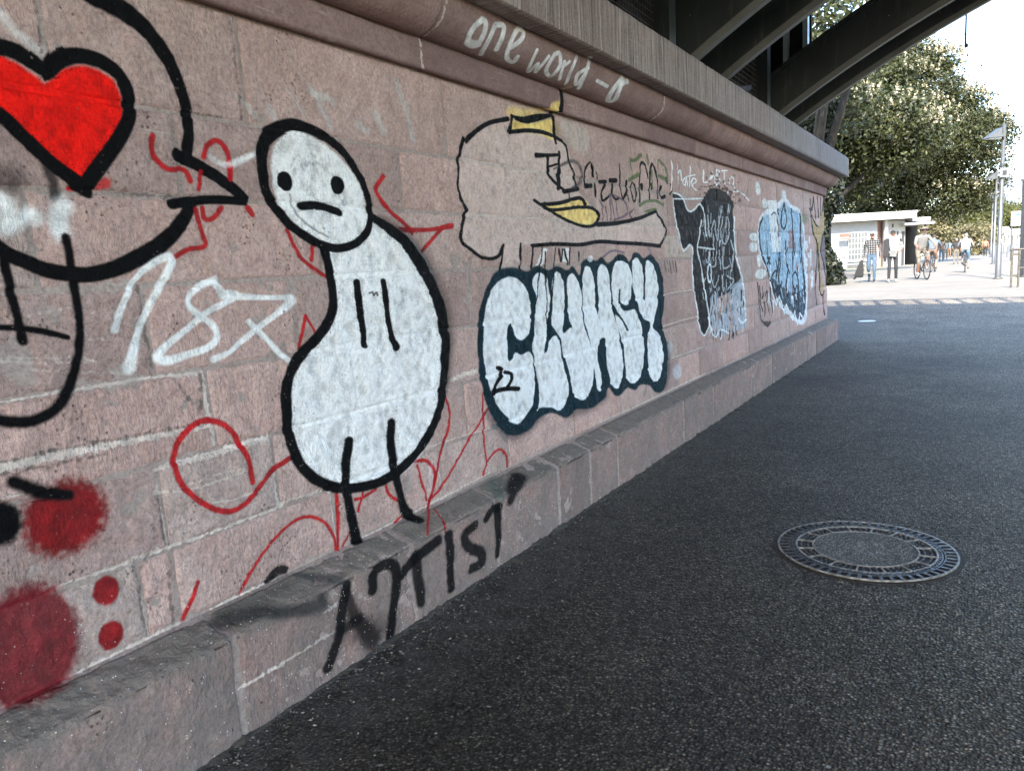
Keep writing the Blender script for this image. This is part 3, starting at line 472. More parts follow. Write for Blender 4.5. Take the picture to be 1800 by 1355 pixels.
# one world - a, on the round moulding
for p, wd in (([(420, 98), (368, 150), (345, 218), (385, 232), (425, 172), (436, 116), (416, 100)], 25), ([(350, 215), (390, 225)], 40), ([(482, 128), (450, 200), (408, 275)], 22), ([(488, 125), (525, 132), (515, 190), (488, 248)], 24), ([(560, 240), (610, 200), (622, 160), (592, 150), (552, 230), (540, 292), (570, 312), (592, 285)], 22),
              ([(690, 250), (642, 360), (694, 318), (682, 362), (748, 282)], 15), ([(778, 272), (735, 350), (758, 382), (802, 330), (802, 268), (778, 272)], 19), ([(826, 308), (800, 398)], 15), ([(818, 335), (852, 308)], 13), ([(888, 282), (830, 422)], 15), ([(952, 282), (930, 360), (894, 438)], 18), ([(930, 360), (880, 422), (890, 372), (942, 338)], 15), ([(985, 402), (1035, 430)], 16), ([(1112, 390), (1060, 450), (1040, 498), (1076, 492), (1106, 420), (1134, 405)], 24)):
    stroke(K6, p, wd, (226, 226, 226), .85, .3)

img = bpy.data.images.new('wall_paint', TW, TH, alpha=True, float_buffer=False)
img.alpha_mode = 'CHANNEL_PACKED'
buf = np.concatenate([np.clip(IMG, 0, 1), ALP[..., None]], 2).astype(np.float32)
img.pixels.foreach_set(buf.ravel()); img.update(); img.pack()
del buf

# ---------------------------------------------------------------- wall materials
def stone_mat(name, base, kind):
    a = NT(name); pos = a.pos(); oi = a.n('ObjectInfo').outputs['Random']
    off = a.n('CombineXYZ'); a.l(a.math('MULTIPLY', oi, 37.0), off.inputs[0]); a.l(a.math('MULTIPLY', oi, 91.0), off.inputs[2])
    vadd = a.n('VectorMath', operation='ADD'); a.l(pos, vadd.inputs[0]); a.l(off.outputs[0], vadd.inputs[1]); p = vadd.outputs[0]
    big = a.noise(p, 2.2, 4, .6); mid = a.noise(p, 14, 5, .65); fine = a.noise(p, 75, 4, .7)
    c = a.ramp(big, [(.25, tuple(k * .80 for k in base)), (.5, base), (.75, (base[0] * 1.16, base[1] * 1.2, base[2] * 1.2))])
    c = a.mix(a.ramp(mid, [(.35, .55), (.62, 0.0)]), c, (base[0] * .72, base[1] * .66, base[2] * .64))
    c = a.mix(.85, c, a.ramp(oi, [(0, (.76, .72, .72)), (.35, (1.0, .96, .94)), (.7, (1.14, 1.03, 1.0)), (1, (.90, .96, .95))]), 'MULTIPLY')
    c = a.mix(.6, c, a.ramp(fine, [(.34, .55), (.5, 1.0), (.66, 1.3)]), 'MULTIPLY')
    # diagonal bedding scratches, mineral specks and pits
    scr = a.noise(a.mapv(p, (1, 3.0, 90)), 1.4, 5, .7)
    scm = a.noise(p, 1.1, 3, .5)
    c = a.mix(a.math('MULTIPLY', a.ramp(scr, [(.60, 0.0), (.68, .9)]), a.ramp(scm, [(.5, 0.0), (.6, .8)])), c, (.56, .49, .45))
    pits = a.n('TexVoronoi', i_Scale=60.0); a.l(p, pits.inputs['Vector'])
    pm = a.math('MULTIPLY', a.ramp(pits.outputs['Distance'], [(.12, 1.0), (.28, 0.0)]), a.ramp(a.noise(p, 6, 3), [(.56, 0.0), (.66, 1.0)]))
    c = a.mix(a.math('MULTIPLY', pm, .5), c, (.08, .06, .055))
    spk = a.n('TexVoronoi', i_Scale=95.0); a.l(p, spk.inputs['Vector'])
    sk = a.n('SeparateColor'); a.l(spk.outputs['Color'], sk.inputs[0])
    sp = a.math('MULTIPLY', a.ramp(spk.outputs['Distance'], [(.13, 1.0), (.24, 0.0)]), a.ramp(sk.outputs[0], [(.86, 0.0), (.88, 1.0)]))
    if kind in ('plinth', 'wall'):
        # cement-grey grime that clings to the lower stones
        sep = a.n('SeparateXYZ'); a.l(pos, sep.inputs[0])
        lo = a.ramp(sep.outputs[2], [(.0, 1.0), (.36, .8), (.40, .34 if kind == 'wall' else .9), (.62, .05), (1, 0)])
        gm = a.ramp(a.math('ADD', a.noise(p, 4.5, 6, .7), a.math('MULTIPLY', lo, .34)), [(.66, 0.0), (.86, .92)])
        grey = a.mix(a.noise(pos, 22, 5, .7), (.085, .078, .072), (.30, .272, .245))
        c = a.mix(a.math('MULTIPLY', gm, a.math('MULTIPLY', lo, .7)), c, grey)
        if kind == 'plinth':
            top = a.ramp(sep.outputs[2], [(.30, 0.0), (.345, 1.0)])
            c = a.mix(a.math('MULTIPLY', top, .75), c, a.mix(a.noise(p, 30, 5), (.11, .103, .088), (.29, .268, .232)))
        c = a.mix(a.math('MULTIPLY', sp, a.math('MULTIPLY', lo, .9)), c, (.72, .70, .66))
    if kind == 'coping':
        st = a.noise(a.mapv(pos, (1, 62, 1.6)), 1.0, 5, .7)
        c = a.mix(a.ramp(st, [(.38, .7), (.48, 0.0)]), c, (.07, .062, .06))
        c = a.mix(a.ramp(st, [(.55, 0.0), (.66, .6)]), c, (.58, .53, .50))
        gy = a.n('SeparateXYZ'); a.l(pos, gy.inputs[0])
        c = a.mix(a.ramp(a.math('MULTIPLY', gy.outputs[1], 1 / 14.0), [(.3, 0.0), (.8, .6)]), c, a.mix(st, (.06, .062, .066), (.34, .34, .35)))
        nh = st
    if kind == 'mould':
        c = a.mix(a.ramp(a.noise(p, 3.0, 4), [(.45, 0.0), (.7, .6)]), c, (base[0] * .55, base[1] * .5, base[2] * .5))
    if kind != 'coping':
        tool = a.noise(a.mapv(p, (1, 1.0, .42)), 95, 3, .6); rnd = a.noise(p, 55, 4, .62); lump = a.noise(p, 16, 4, .6)
        sel = a.ramp(a.noise(p, 1.7, 2), [(.42, 0.0), (.58, 1.0)])
        mx = a.mix(sel, tool, rnd)
        nh = a.math('ADD', a.math('MULTIPLY', mx, 1.0), a.math('MULTIPLY', lump, 1.1))
        nh = a.math('SUBTRACT', nh, a.math('MULTIPLY', pm, .7))
        pl = a.ramp(mx, [(.30, .55), (.5, 1.0)])
        c = a.mix(.35 if kind != 'mould' else .12, c, pl, 'MULTIPLY')
    # sprayed and brushed paint
    uv = a.n('UVMap', uv_map='UVMap').outputs[0]
    ti = a.n('TexImage', image=img, interpolation='Cubic', extension='CLIP'); a.l(uv, ti.inputs[0])
    al = a.math('MULTIPLY', ti.outputs['Alpha'], a.math('SUBTRACT', 1.0, a.math('MULTIPLY', pm, .55)))
    hole = a.ramp(a.math('ADD', fine, a.math('MULTIPLY', mid, .25)), [(.32, .55), (.46, 1.0)])
    al = a.math('MULTIPLY', al, hole)
    pc = a.mix(.30, ti.outputs['Color'], a.ramp(a.math('ADD', a.math('MULTIPLY', fine, .6), a.math('MULTIPLY', mid, .4)), [(.36, .35), (.5, 1.0), (.64, 1.25)]), 'MULTIPLY')
    col_ = a.mix(al, c, pc)
    if kind in ('plinth', 'wall'): col_ = a.mix(a.math('MULTIPLY', sp, a.ramp(sep.outputs[2], [(0, .9), (.42, .75), (.75, .12), (1, 0)])), col_, (.74, .72, .69))
    st_, di_ = {'wall': (1.0, .013), 'plinth': (1.0, .011), 'mould': (.35, .004), 'coping': (.8, .006), 'mortar': (.8, .004)}[kind]
    nb = a.bump(nh, st_, di_)
    rough = a.mix(al, .95, .75)
    return a.out(col_, rough, nb, spec=.10)
BASE = (.545, .408, .372)
M_stone = stone_mat('sandstone', BASE, 'wall')
M_plinth = stone_mat('plinth_sandstone', (.37, .272, .248), 'plinth')
M_mould = stone_mat('moulding_sandstone', (.325, .226, .21), 'mould')
M_cope = stone_mat('coping_sandstone', (.36, .30, .278), 'coping')
M_mortar = stone_mat('lime_mortar', (.43, .36, .33), 'mortar')

wall = empty('abutment_wall', (X0, 4, 0), label='long red sandstone abutment wall covered in graffiti under the bridge', cat='wall')
wl = Vector((X0, 4, 0))
def yend(s, d=0): p, n = prof_at(s); return YEND + p[0] + d
NZ20 = blur(blur(NZ, 14), 14); NZ20 = (NZ20 - NZ20.mean()) / NZ20.std(); NZ3 = blur(NZ2, 1); NZ3 = NZ3 / NZ3.std()
def relief(Y, s):
    i = np.clip(((Y - YA) * PPM).astype(int), -TW, TW - 1) % TW; j = np.clip((s * PPM).astype(int), 0, TH - 1)
    return NZ3[j, i] * .0009 + NZ6[j, i] * .0011 + NZ20[j, i] * .0016
def piece(name, y1, y2, s1, s2, mat, gap=.004, bev=.010, rec=-.010, amp=1.0, jit=.0015, last=False):
    y1 += gap + random.uniform(-jit, jit); y2 -= (0 if last else gap) + random.uniform(-jit, jit); sa, sb = s1 + gap, s2 - gap
    st = .0075 if y1 < 3.3 else (.014 if y1 < 6.5 else .05)
    if y2 < .4: st = .2
    if amp < .5: st = max(st, .04)
    ss = np.array(sorted(set([sa, sb] + [s for s in SC if sa + bev * .5 < s < sb - bev * .5] + list(np.linspace(sa + bev, sb - bev, max(2, int((sb - sa) / st) + 1))))))
    b = bev / (y2 - y1); us = np.concatenate([[0], np.linspace(b, 1 - b, max(3, int((y2 - y1) / st) + 1)), [1]])
    nu, nv = len(us), len(ss); PN = [prof_at(x) for x in ss]; PP = np.array([q[0] for q in PN]); NN = np.array([q[1] for q in PN])
    ye = np.minimum(y2, YEND + PP[:, 0]) if last else np.full(nv, y2)
    Y = y1 + (ye[:, None] - y1) * us[None, :]; S2 = np.repeat(ss[:, None], nu, 1)
    wob = np.interp(ss, [sa, sb], [0, 0]); d = relief(Y, S2) * amp + random.uniform(-.0015, .003) + random.uniform(-.002, .002) * (us[None, :] - .5)
    edge = np.zeros((nv, nu), bool); edge[[0, -1]] = True; edge[:, 0] = True
    if not last: edge[:, -1] = True
    near = np.minimum(np.minimum(S2 - sa, sb - S2), np.minimum(Y - y1, (ye[:, None] - Y) if not last else 9)) / bev
    ci = np.clip(((Y - YA) * PPM).astype(int), 0, TW - 1); cj = np.clip((S2 * PPM).astype(int), 0, TH - 1); d = d - np.clip(NZ20[cj, ci] - 1.0, 0, 1) * .008 * np.clip(4 - near, 0, 3) / 3 * amp
    d = np.where(edge, rec, d + rec * .45 * np.clip(1.6 - near, 0, 1) ** 2)
    X = X0 + PP[:, 0][:, None] + NN[:, 0][:, None] * d; Z = PP[:, 1][:, None] + NN[:, 1][:, None] * d
    V = np.stack([X - wl.x, Y - wl.y, Z], 2).reshape(-1, 3).astype(np.float32)
    ii = (np.arange(nv - 1)[:, None] * nu + np.arange(nu - 1)[None, :]).ravel(); F = np.stack([ii, ii + 1, ii + nu + 1, ii + nu], 1).astype(np.int32).ravel(); nf = len(ii)
    me = bpy.data.meshes.new(name); me.vertices.add(len(V)); me.vertices.foreach_set('co', V.ravel()); me.loops.add(4 * nf); me.loops.foreach_set('vertex_index', F); me.polygons.add(nf); me.polygons.foreach_set('loop_start', np.arange(nf, dtype=np.int32) * 4)
    me.update(calc_edges=True); me.materials.append(mat); me.polygons.foreach_set('use_smooth', np.ones(nf, bool))
    U = np.stack([(Y - YA) / (YB - YA), S2 / STOT], 2).reshape(-1, 2).astype(np.float32)
    me.uv_layers.new(name='UVMap').data.foreach_set('uv', U[F].ravel()); o = bpy.data.objects.new(name, me); col.objects.link(o); o.parent = wall; return o
def seq(fixed, lo, hi, y_start=-5.0, y_stop=YEND):
    ys = sorted(fixed); out = list(ys); y = ys[0]
    while y > y_start: y -= random.uniform(lo, hi); out.insert(0, y)
    y = ys[-1]
    while True:
        y += random.uniform(lo, hi)
        if y > y_stop - lo * .6: break
        out.append(y)
    return out + [y_stop]
courses = [.385, .62, .88, 1.14, 1.41, 1.67, 1.925, 2.275]
JN = {0: [1.25, 1.36, 2.05, 2.73, 3.31, 4.08, 4.78, 5.43], 1: [1.354, 1.79, 2.96, 4.09, 4.95], 2: [1.566, 2.233, 3.28, 3.84, 4.75], 3: [1.39, 1.968, 3.086, 4.2], 4: [1.1, 2.126, 3.217, 3.95, 4.9], 5: [.55, 1.571, 2.646, 3.507, 4.6], 6: [1.217, 1.86, 3.007, 4.57, 5.256]}
for k in range(7):
    ys = seq(JN[k], .5, 1.05); s1, s2 = wall_s(courses[k]), wall_s(courses[k + 1])
    for a_, b_ in zip(ys, ys[1:]):
        piece('stone', a_, b_, s1, s2, M_stone, gap=random.choice([.0015, .002, .003]), last=b_ == YEND)
for a_, b_ in zip(*(lambda y: (y, y[1:]))(seq([1.438, 2.308, 2.941, 3.579, 3.984, 4.39, 5.667, 6.45, 7.754, 8.626, 9.849, 10.619], .6, 1.2))):
    piece('plinth_stone', a_, b_, 0.0, S_CH, M_plinth, gap=.004, rec=-.014, bev=.014, last=b_ == YEND)
for a_, b_ in zip(*(lambda y: (y, y[1:]))(seq([2.812, 4.09, 5.377], 1.1, 1.5))):
    piece('fascia_stone', a_, b_, S_WTOP, S_FT, M_mould, gap=.0025, bev=.006, amp=.2, rec=-.004, last=b_ == YEND)
for a_, b_ in zip(*(lambda y: (y, y[1:]))(seq([2.777, 4.07, 5.361, 6.569], 1.1, 1.4))):
    piece('round_moulding', a_, b_, S_FT, S_FIL, M_mould, gap=.0025, bev=.006, amp=.12, rec=-.004, last=b_ == YEND)
for a_, b_ in zip(*(lambda y: (y, y[1:]))(seq([3.211, 4.6, 5.95, 7.2, 8.5, 9.7, 10.803, 11.982], 1.1, 1.4))):
    piece('coping_slab', a_, b_, S_FIL, STOT, M_cope, gap=.002, bev=.006, amp=.4, rec=-.004, last=b_ == YEND)
# mortar core behind the stones, closed to a solid
mb = MB(); vs = []; uvs = []; ss = []
for s in list(SC):
    ss.append(s)
for Yk in (-5.6, None):
    for i, s in enumerate(ss):
        if i == 0: nrm = prof_at(1e-4)[1]
        elif i == len(ss) - 1: nrm = prof_at(s - 1e-4)[1]
        else:
            n1, n2 = prof_at(s - 1e-4)[1], prof_at(s + 1e-4)[1]; nn = n1 + n2; nrm = nn / max(np.dot(nn, n1), .4)
        q = PA[i] - nrm * .0055; Y = Yk if Yk is not None else YEND + q[0]
        vs.append((X0 + q[0] - wl.x, Y - wl.y, q[1])); uvs.append(((Y - YA) / (YB - YA), s / STOT))
n = len(ss); back = [(-4.6, 2.865), (-4.6, -.06)]
for Y in (-5.6, YEND - .1):
    for o_, z_ in back: vs.append((o_, Y - wl.y, z_)); uvs.append((-1, -1))
fs = [(i, n + i, n + i + 1, i + 1) for i in range(n - 1)]
fs += [(n - 1, 2 * n - 1, 2 * n + 2, 2 * n), (2 * n, 2 * n + 2, 2 * n + 3, 2 * n + 1), tuple(range(n)) + (2 * n, 2 * n + 1), tuple(range(2 * n - 1, n - 1, -1)) + (2 * n + 3, 2 * n + 2)]
fs[-1] = tuple(range(2 * n - 1, n - 1, -1)) + (2 * n + 3, 2 * n + 2)
mb.add(vs, fs); core = mb.build('mortar_bed', M_mortar, wall)
uvl = core.data.uv_layers.new(name='UVMap'); li = np.zeros(len(core.data.loops), np.int32); core.data.loops.foreach_get('vertex_index', li); uvl.data.foreach_set('uv', np.array(uvs, np.float32)[li].ravel())

# ================================================================ THE GROUND
def sheet(name, x0, x1, y0, y1, dz, mat, nx=2, ys=None, kind='structure', edge=None):
    ys = ys or sorted(set([y0, y1] + [y for y in np.linspace(12, 26, 29) if y0 < y < y1])); mb = MB(); vs = []
    xs = np.linspace(0, 1, nx)
    for y in ys:
        a0, a1 = (x0(y) if callable(x0) else x0), (x1(y) if callable(x1) else x1)
        for t in xs: x = a0 + (a1 - a0) * t; vs.append((x, y, ground_z(x, y) + dz))
    fs = [(j * nx + i, j * nx + i + 1, (j + 1) * nx + i + 1, (j + 1) * nx + i) for j in range(len(ys) - 1) for i in range(nx - 1)]
    mb.add(vs, fs); return tag(mb.build(name, mat), kind=kind)
def asphalt_mat():
    a = NT('asphalt'); p = a.pos()
    v = a.n('TexVoronoi', i_Scale=95.0); a.l(p, v.inputs['Vector']); sepc = a.n('SeparateColor'); a.l(v.outputs['Color'], sepc.inputs[0])
    v2 = a.n('TexVoronoi', i_Scale=240.0); a.l(p, v2.inputs['Vector'])
    f = a.noise(p, 130, 3, .6); big = a.noise(p, .8, 4, .6); md = a.noise(p, 6, 4, .6)
    c = a.ramp(sepc.outputs[0], [(.0, (.022, .022, .022)), (.35, (.07, .07, .07)), (.7, (.15, .15, .147)), (.94, (.22, .22, .215)), (1, (.38, .37, .36))])
    c = a.mix(a.ramp(v.outputs['Distance'], [(.24, 0.0), (.52, .8)]), c, (.016, .015, .013))  # shade between the grains painted in as dark gaps
    c = a.mix(.7, c, a.ramp(big, [(.3, .62), (.7, 1.4)]), 'MULTIPLY'); c = a.mix(.5, c, a.ramp(md, [(.3, .65), (.7, 1.3)]), 'MULTIPLY')
    c = a.mix(1.0, c, (1.25, 1.06, .86), 'MULTIPLY')
    spx = a.n('SeparateXYZ'); a.l(p, spx.inputs[0]); worn = a.math('ADD', a.math('MULTIPLY', spx.outputs[0], .10), a.math('ADD', a.math('MULTIPLY', spx.outputs[1], .035), a.math('MULTIPLY', a.noise(p, .5, 3), .5)))  # wear noise plus painted sheen: paler to the right and farther off
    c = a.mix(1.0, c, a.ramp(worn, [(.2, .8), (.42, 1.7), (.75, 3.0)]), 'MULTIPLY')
    stn = a.noise(p, 2.6, 5, .7); c = a.mix(a.ramp(stn, [(.63, 0.0), (.72, .6)]), c, (.02, .019, .018))
    bits = a.n('TexVoronoi', i_Scale=16.0); a.l(p, bits.inputs['Vector']); bs = a.n('SeparateColor'); a.l(bits.outputs['Color'], bs.inputs[0])
    c = a.mix(a.math('MULTIPLY', a.ramp(bits.outputs['Distance'], [(.09, 1.0), (.13, 0.0)]), a.ramp(bs.outputs[0], [(.9, 0.0), (.92, .7)])), c, (.42, .40, .37))
    # dusty, gravelly strip along the foot of the wall
    sep = a.n('SeparateXYZ'); a.l(p, sep.inputs[0])
    dm = a.math('MULTIPLY', a.ramp(a.math('SUBTRACT', sep.outputs[0], X0), [(0, 1.0), (.08, .9), (.5, 0.0)]), a.ramp(a.noise(p, 8, 5, .7), [(.36, 0.0), (.62, .9)]))
    c = a.mix(dm, c, a.mix(f, (.05, .048, .044), (.17, .16, .145)))
    h = a.math('SUBTRACT', a.math('MULTIPLY', sepc.outputs[1], .35), v.outputs['Distance']); h = a.math('ADD', h, a.math('MULTIPLY', f, .4))
    nb = a.bump(h, 1.0, .012)
    return a.out(c, a.ramp(sepc.outputs[2], [(0, .5), (1, .85)]), nb, spec=.16)
def gravel_mat(name, c1, c2, sc_=40.0, bump=.6):
    a = NT(name); p = a.pos(); n1 = a.noise(p, sc_, 5, .7); n2 = a.noise(p, .7, 4, .6); n3 = a.noise(p, 5, 4, .6)
    c = a.mix(n1, c1, c2); c = a.mix(.6, c, a.ramp(n2, [(.3, .75), (.7, 1.2)]), 'MULTIPLY'); c = a.mix(.4, c, a.ramp(n3, [(.3, .75), (.7, 1.2)]), 'MULTIPLY')
    return a.out(c, .9, a.bump(n1, bump, .01))
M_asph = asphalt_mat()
M_path = gravel_mat('worn_pale_asphalt', (.135, .118, .095), (.215, .19, .158), 60)
M_soil = gravel_mat('dry_soil_and_grass', (.19, .16, .10), (.31, .275, .19), 25)
M_bed = gravel_mat('brown_bed_soil', (.09, .07, .05), (.26, .21, .16), 30)  # brown soil of the planting bed
YG = [-300, -60, -20, 0] + list(np.linspace(12, 26, 29)) + [40, 80, 200, 600, 2500]
sheet('ground', -1500, 1500, -300, 2500, -.02, M_soil, ys=YG, nx=3)
SH = 20.6
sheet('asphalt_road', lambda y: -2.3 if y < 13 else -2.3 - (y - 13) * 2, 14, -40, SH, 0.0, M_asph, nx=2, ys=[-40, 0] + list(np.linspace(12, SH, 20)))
sheet('pale_path', lambda y: -4.4 - (y - 20) * .01 if y > 24 else -6.5 + (y - SH) * .55, lambda y: .35 + max(0, y - 24) * .035 + (max(0, 25 - y) ** 2) * .5, SH, 400, -.004, M_path, ys=list(np.linspace(SH, 26, 14)) + [40, 80, 160, 400])
sheet('planting_bed', -14, lambda y: (-4.55 - (y - 20) * .01 if y > 24 else -6.7 + (y - SH) * .55), SH, 48, -.008, M_bed, ys=list(np.linspace(SH, 26, 14)) + [30, 48])

# ================================================================ THE BRIDGE
def steel_mat(name, c, rough=.45):
    a = NT(name); p = a.pos(); n1 = a.noise(p, 3, 5, .6); n2 = a.noise(a.mapv(p, (6, 6, .8)), 3, 5, .7); n3 = a.noise(p, 60, 3)
    cc = a.mix(a.ramp(n1, [(.35, 0.0), (.7, .6)]), c, tuple(k * 1.8 for k in c))
    cc = a.mix(a.ramp(n2, [(.54, 0.0), (.75, .4)]), cc, (.13, .12, .105))
    v = a.n('TexVoronoi', i_Scale=9.0); a.l(p, v.inputs['Vector']); cc = a.mix(a.ramp(v.outputs['Distance'], [(.025, .9), (.05, 0.0)]), cc, (.55, .55, .55))
    return a.out(cc, a.ramp(n1, [(.3, rough - .1), (.7, rough + .15)]), a.bump(n3, .25, .003), spec=.45)
M_steel = steel_mat('dark_bridge_paint', (.017, .022, .024)); M_flange = steel_mat('lit_flange_paint', (.10, .105, .104), .5)  # highlight on the flange edges painted in as a paler steel
M_deck = simple('dark_deck', (.016, .016, .016), .95, .3, 3); M_pane = simple('skylit_post', (.34, .42, .47), .45, .2, metal=.3)  # deck near-black throughout; pale blue post colour has skylight painted in
M_mesh = simple('rusty_mesh_wire', (.05, .04, .035), .7)
AX, AR = 4.35, 11.6                                         # arch centre line position and radius (underside)
AZ = 4.70 - AR
def arc(x): return AZ + math.sqrt(max(AR * AR - (x - AX) ** 2, 0.01))
bridge = empty('arch_bridge', (4, 0, 0), label='dark steel arch bridge spanning the path above the wall', cat='bridge')
bl = Vector((4, 0, 0))
XS = np.linspace(-2.0, 10.7, 50)
def rib(y1, y2, depth=.66):
    root = MB()
    # web box
    def strip(mb, ya, yb, d0, d1):
        vs = []
        for x in XS:
            zb = arc(x); nx = (x - AX) / AR; nz = math.sqrt(max(1 - nx * nx, .1))
            for d in (d0, d1):
                for y in (ya, yb): vs.append((x + nx * d - bl.x, y - bl.y, zb + nz * d))
        k = len(XS); fs = []
        for i in range(k - 1):
            a0, b0 = i * 4, (i + 1) * 4
            fs += [(a0, b0, b0 + 2, a0 + 2), (a0 + 1, a0 + 3, b0 + 3, b0 + 1), (a0, a0 + 1, b0 + 1, b0), (a0 + 2, b0 + 2, b0 + 3, a0 + 3)]
        fs += [(0, 2, 3, 1), ((k - 1) * 4, (k - 1) * 4 + 1, (k - 1) * 4 + 3, (k - 1) * 4 + 2)]
        mb.add(vs, fs)
    web = MB(); strip(web, y1 + .03, y1 + .06, .03, depth); strip(web, y2 - .06, y2 - .03, .03, depth); o = web.build('arch_rib', M_steel, bridge)
    for ya, yb in ((y1, y1 + .075), (y2 - .075, y2)):
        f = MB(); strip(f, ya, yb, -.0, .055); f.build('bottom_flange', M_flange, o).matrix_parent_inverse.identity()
    f = MB(); strip(f, y1 - .02, y2 + .02, depth + .003, depth + .04); f.build('top_flange', M_steel, o)
    return o
RIBS = [(-6.2, -5.2), (-3.1, -2.2), (-.2, .7), (2.9, 3.75), (5.97, 6.85), (8.95, 9.8)]
for y1, y2 in RIBS: rib(y1, y2, .40 if y1 > 8 else .68)
mb = MB(); mb.box((-8.0 - bl.x, 1.75, 6.0), (38, 18.9, .5)); mb.build('deck', M_deck, bridge)
for y in (11.35, -7.8):
    mb = MB(); mb.box((-8.0 - bl.x, y, 6.1), (38, .3, .55)); mb.build('edge_girder', M_steel, bridge)
# spandrel posts and back screen between the ribs
for y1, y2 in RIBS:
    for x in (-1.86, -1.66, -.9, .1, 1.3, 2.7, 4.4, 6.1, 7.5, 8.7):
        yy = y1 + .12 if y1 > 8 else (y1 + y2) / 2; zt = arc(x) + (.44 if y1 > 8 else .74)
        mb = MB(); mb.box((x - bl.x, yy, (zt + 5.75) / 2), (.05 if x < -1.5 else .1, .09, 5.75 - zt)); mb.build('spandrel_post', M_pane if x < -1.5 and y1 > 8 else M_steel, bridge)  # posts at the far rib's end get the painted skylight colour
for y1, y2 in zip([r[1] for r in RIBS[:-1]], [r[0] for r in RIBS[1:]]):
    yq = y2 + (2.9 if y2 > 8 else .5)
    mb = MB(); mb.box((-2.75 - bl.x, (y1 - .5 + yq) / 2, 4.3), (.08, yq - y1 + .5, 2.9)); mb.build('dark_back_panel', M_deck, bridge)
    mb = MB(); mb.box((-2.02 - bl.x, y2 - .33, 4.3), (.16, .14, 2.85)); mb.build('screen_post', M_steel, bridge)
    mb = MB(); n_ = 0                                       # woven wire screen against pigeons
    ya, yb = y1 + .02, y2 - .4
    for y in np.arange(ya, yb, .05): mb.box((-2.06 - bl.x, y, 3.9), (.004, .004, 2.1))
    for z in np.arange(2.9, 4.95, .05): mb.box((-2.055 - bl.x, (ya + yb) / 2, z), (.004, yb - ya, .004))
    tag(mb.build('wire_screen', M_mesh, bridge), kind='stuff')
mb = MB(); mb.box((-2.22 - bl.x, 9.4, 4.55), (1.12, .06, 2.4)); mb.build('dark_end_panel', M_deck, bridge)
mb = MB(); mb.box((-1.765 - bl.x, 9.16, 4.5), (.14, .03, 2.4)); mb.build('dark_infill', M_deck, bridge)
# railing along the far edge
mb = MB()
for x in np.arange(-12, 12.6, .42): mb.box((x - bl.x, 11.4, 6.85), (.10, .06, .95))
tag(mb.build('balusters', M_steel, bridge), kind='stuff')
mb = MB(); mb.box((-7 - bl.x, 11.4, 7.36), (39.5, .07, .07)); mb.build('handrail', M_steel, bridge)
# the pier on which the arches land on the river side
for y1, y2 in RIBS:
    mb = MB(); mb.box((11.1 - bl.x, (y1 + y2) / 2, 1.4), (1.1, 1.3, 2.86)); mb.build('landing_pier', M_mould, bridge)
# hanging cable end
c0 = AT(1697, -30, 8.8); c1 = AT(1697, 84, 8.8)
mb = MB(); mb.tube([Vector((c0.x, c0.y, c0.z + .5)), c0, (c0 + c1) / 2 + Vector((.008, 0, 0)), c1], [.008, .008, .011, .012], 6); mb.box((c1.x + .012, c1.y, c1.z + .02), (.03, .02, .04))
tag(mb.build('hanging_cable', M_steel), 'frayed dark cable end hanging below the arch rib against the sky', 'cable')

# ================================================================ MANHOLE
M_iron = NT('worn_cast_iron'); p_ = M_iron.pos(); n_ = M_iron.noise(p_, 45, 5, .7)
M_iron = M_iron.out(M_iron.ramp(n_, [(.3, (.05, .043, .04)), (.55, (.10, .095, .09)), (.75, (.32, .32, .33))]), M_iron.ramp(n_, [(.3, .6), (.7, .35)]), M_iron.bump(n_, .4, .002), .75)
M_rim = simple('worn_iron_rim', (.32, .285, .245), .5, .7, 40, .4, .5)
M_ironD = simple('dark_iron_pocket', (.035, .028, .024), .8, .4, 30)
a_ = NT('manhole_concrete'); p_ = a_.pos(); v_ = a_.n('TexVoronoi', i_Scale=130.0); a_.l(p_, v_.inputs['Vector']); sc_ = a_.n('SeparateColor'); a_.l(v_.outputs['Color'], sc_.inputs[0])
c_ = a_.ramp(sc_.outputs[0], [(0, (.16, .152, .138)), (.5, (.32, .305, .28)), (.85, (.46, .445, .41)), (1, (.7, .68, .64))]); c_ = a_.mix(a_.ramp(v_.outputs['Distance'], [(.25, 0.0), (.55, .75)]), c_, (.05, .047, .042)); c_ = a_.mix(.6, c_, a_.ramp(a_.noise(p_, 12, 5, .7), [(.3, .6), (.7, 1.3)]), 'MULTIPLY')
M_conc = a_.out(c_, .85, a_.bump(a_.math('MULTIPLY', v_.outputs['Distance'], -1.0), .9, .006), spec=.2)
mc = Vector((-.425, 3.83, 0.0)); mh = empty('manhole_cover', mc, label='round cast iron manhole cover with concrete centre set in the asphalt', cat='manhole cover')
def ring(name, r0, r1, z0, z1, m, par, n=96):
    mb = MB(); mb.lathe([(r0, z0), (r0, z1), (r1, z1), (r1, z0)], n, closed=True); return fixn(mb.build(name, m, par))
ring('pocket_floor', .0, .412, -.02, .0025, M_ironD, mh)
fr = ring('frame_rim', .383, .392, 0, .009, M_rim, mh); ring('frame_inner_rim', .333, .339, 0, .008, M_iron, mh)
lid = ring('lid_rim', .300, .309, 0, .009, M_rim, mh); ring('lid_outer_edge', .322, .328, 0, .008, M_iron, mh); ring('concrete_collar', .226, .233, 0, .009, M_rim, mh)
mb = MB(); mb.lathe([(0, .007), (.15, .0075), (.227, .0065), (.227, 0)], 64); mb.build('concrete_centre', M_conc, mh)
base = MB(); base.box((.267, 0, .0055), (.068, .008, .008)); b0 = base.build('radial_bar', M_rim, mh)
for k in range(1, 16): o = b0.copy(); col.objects.link(o); o.parent = mh; o.rotation_euler.z = 2 * math.pi * k / 16
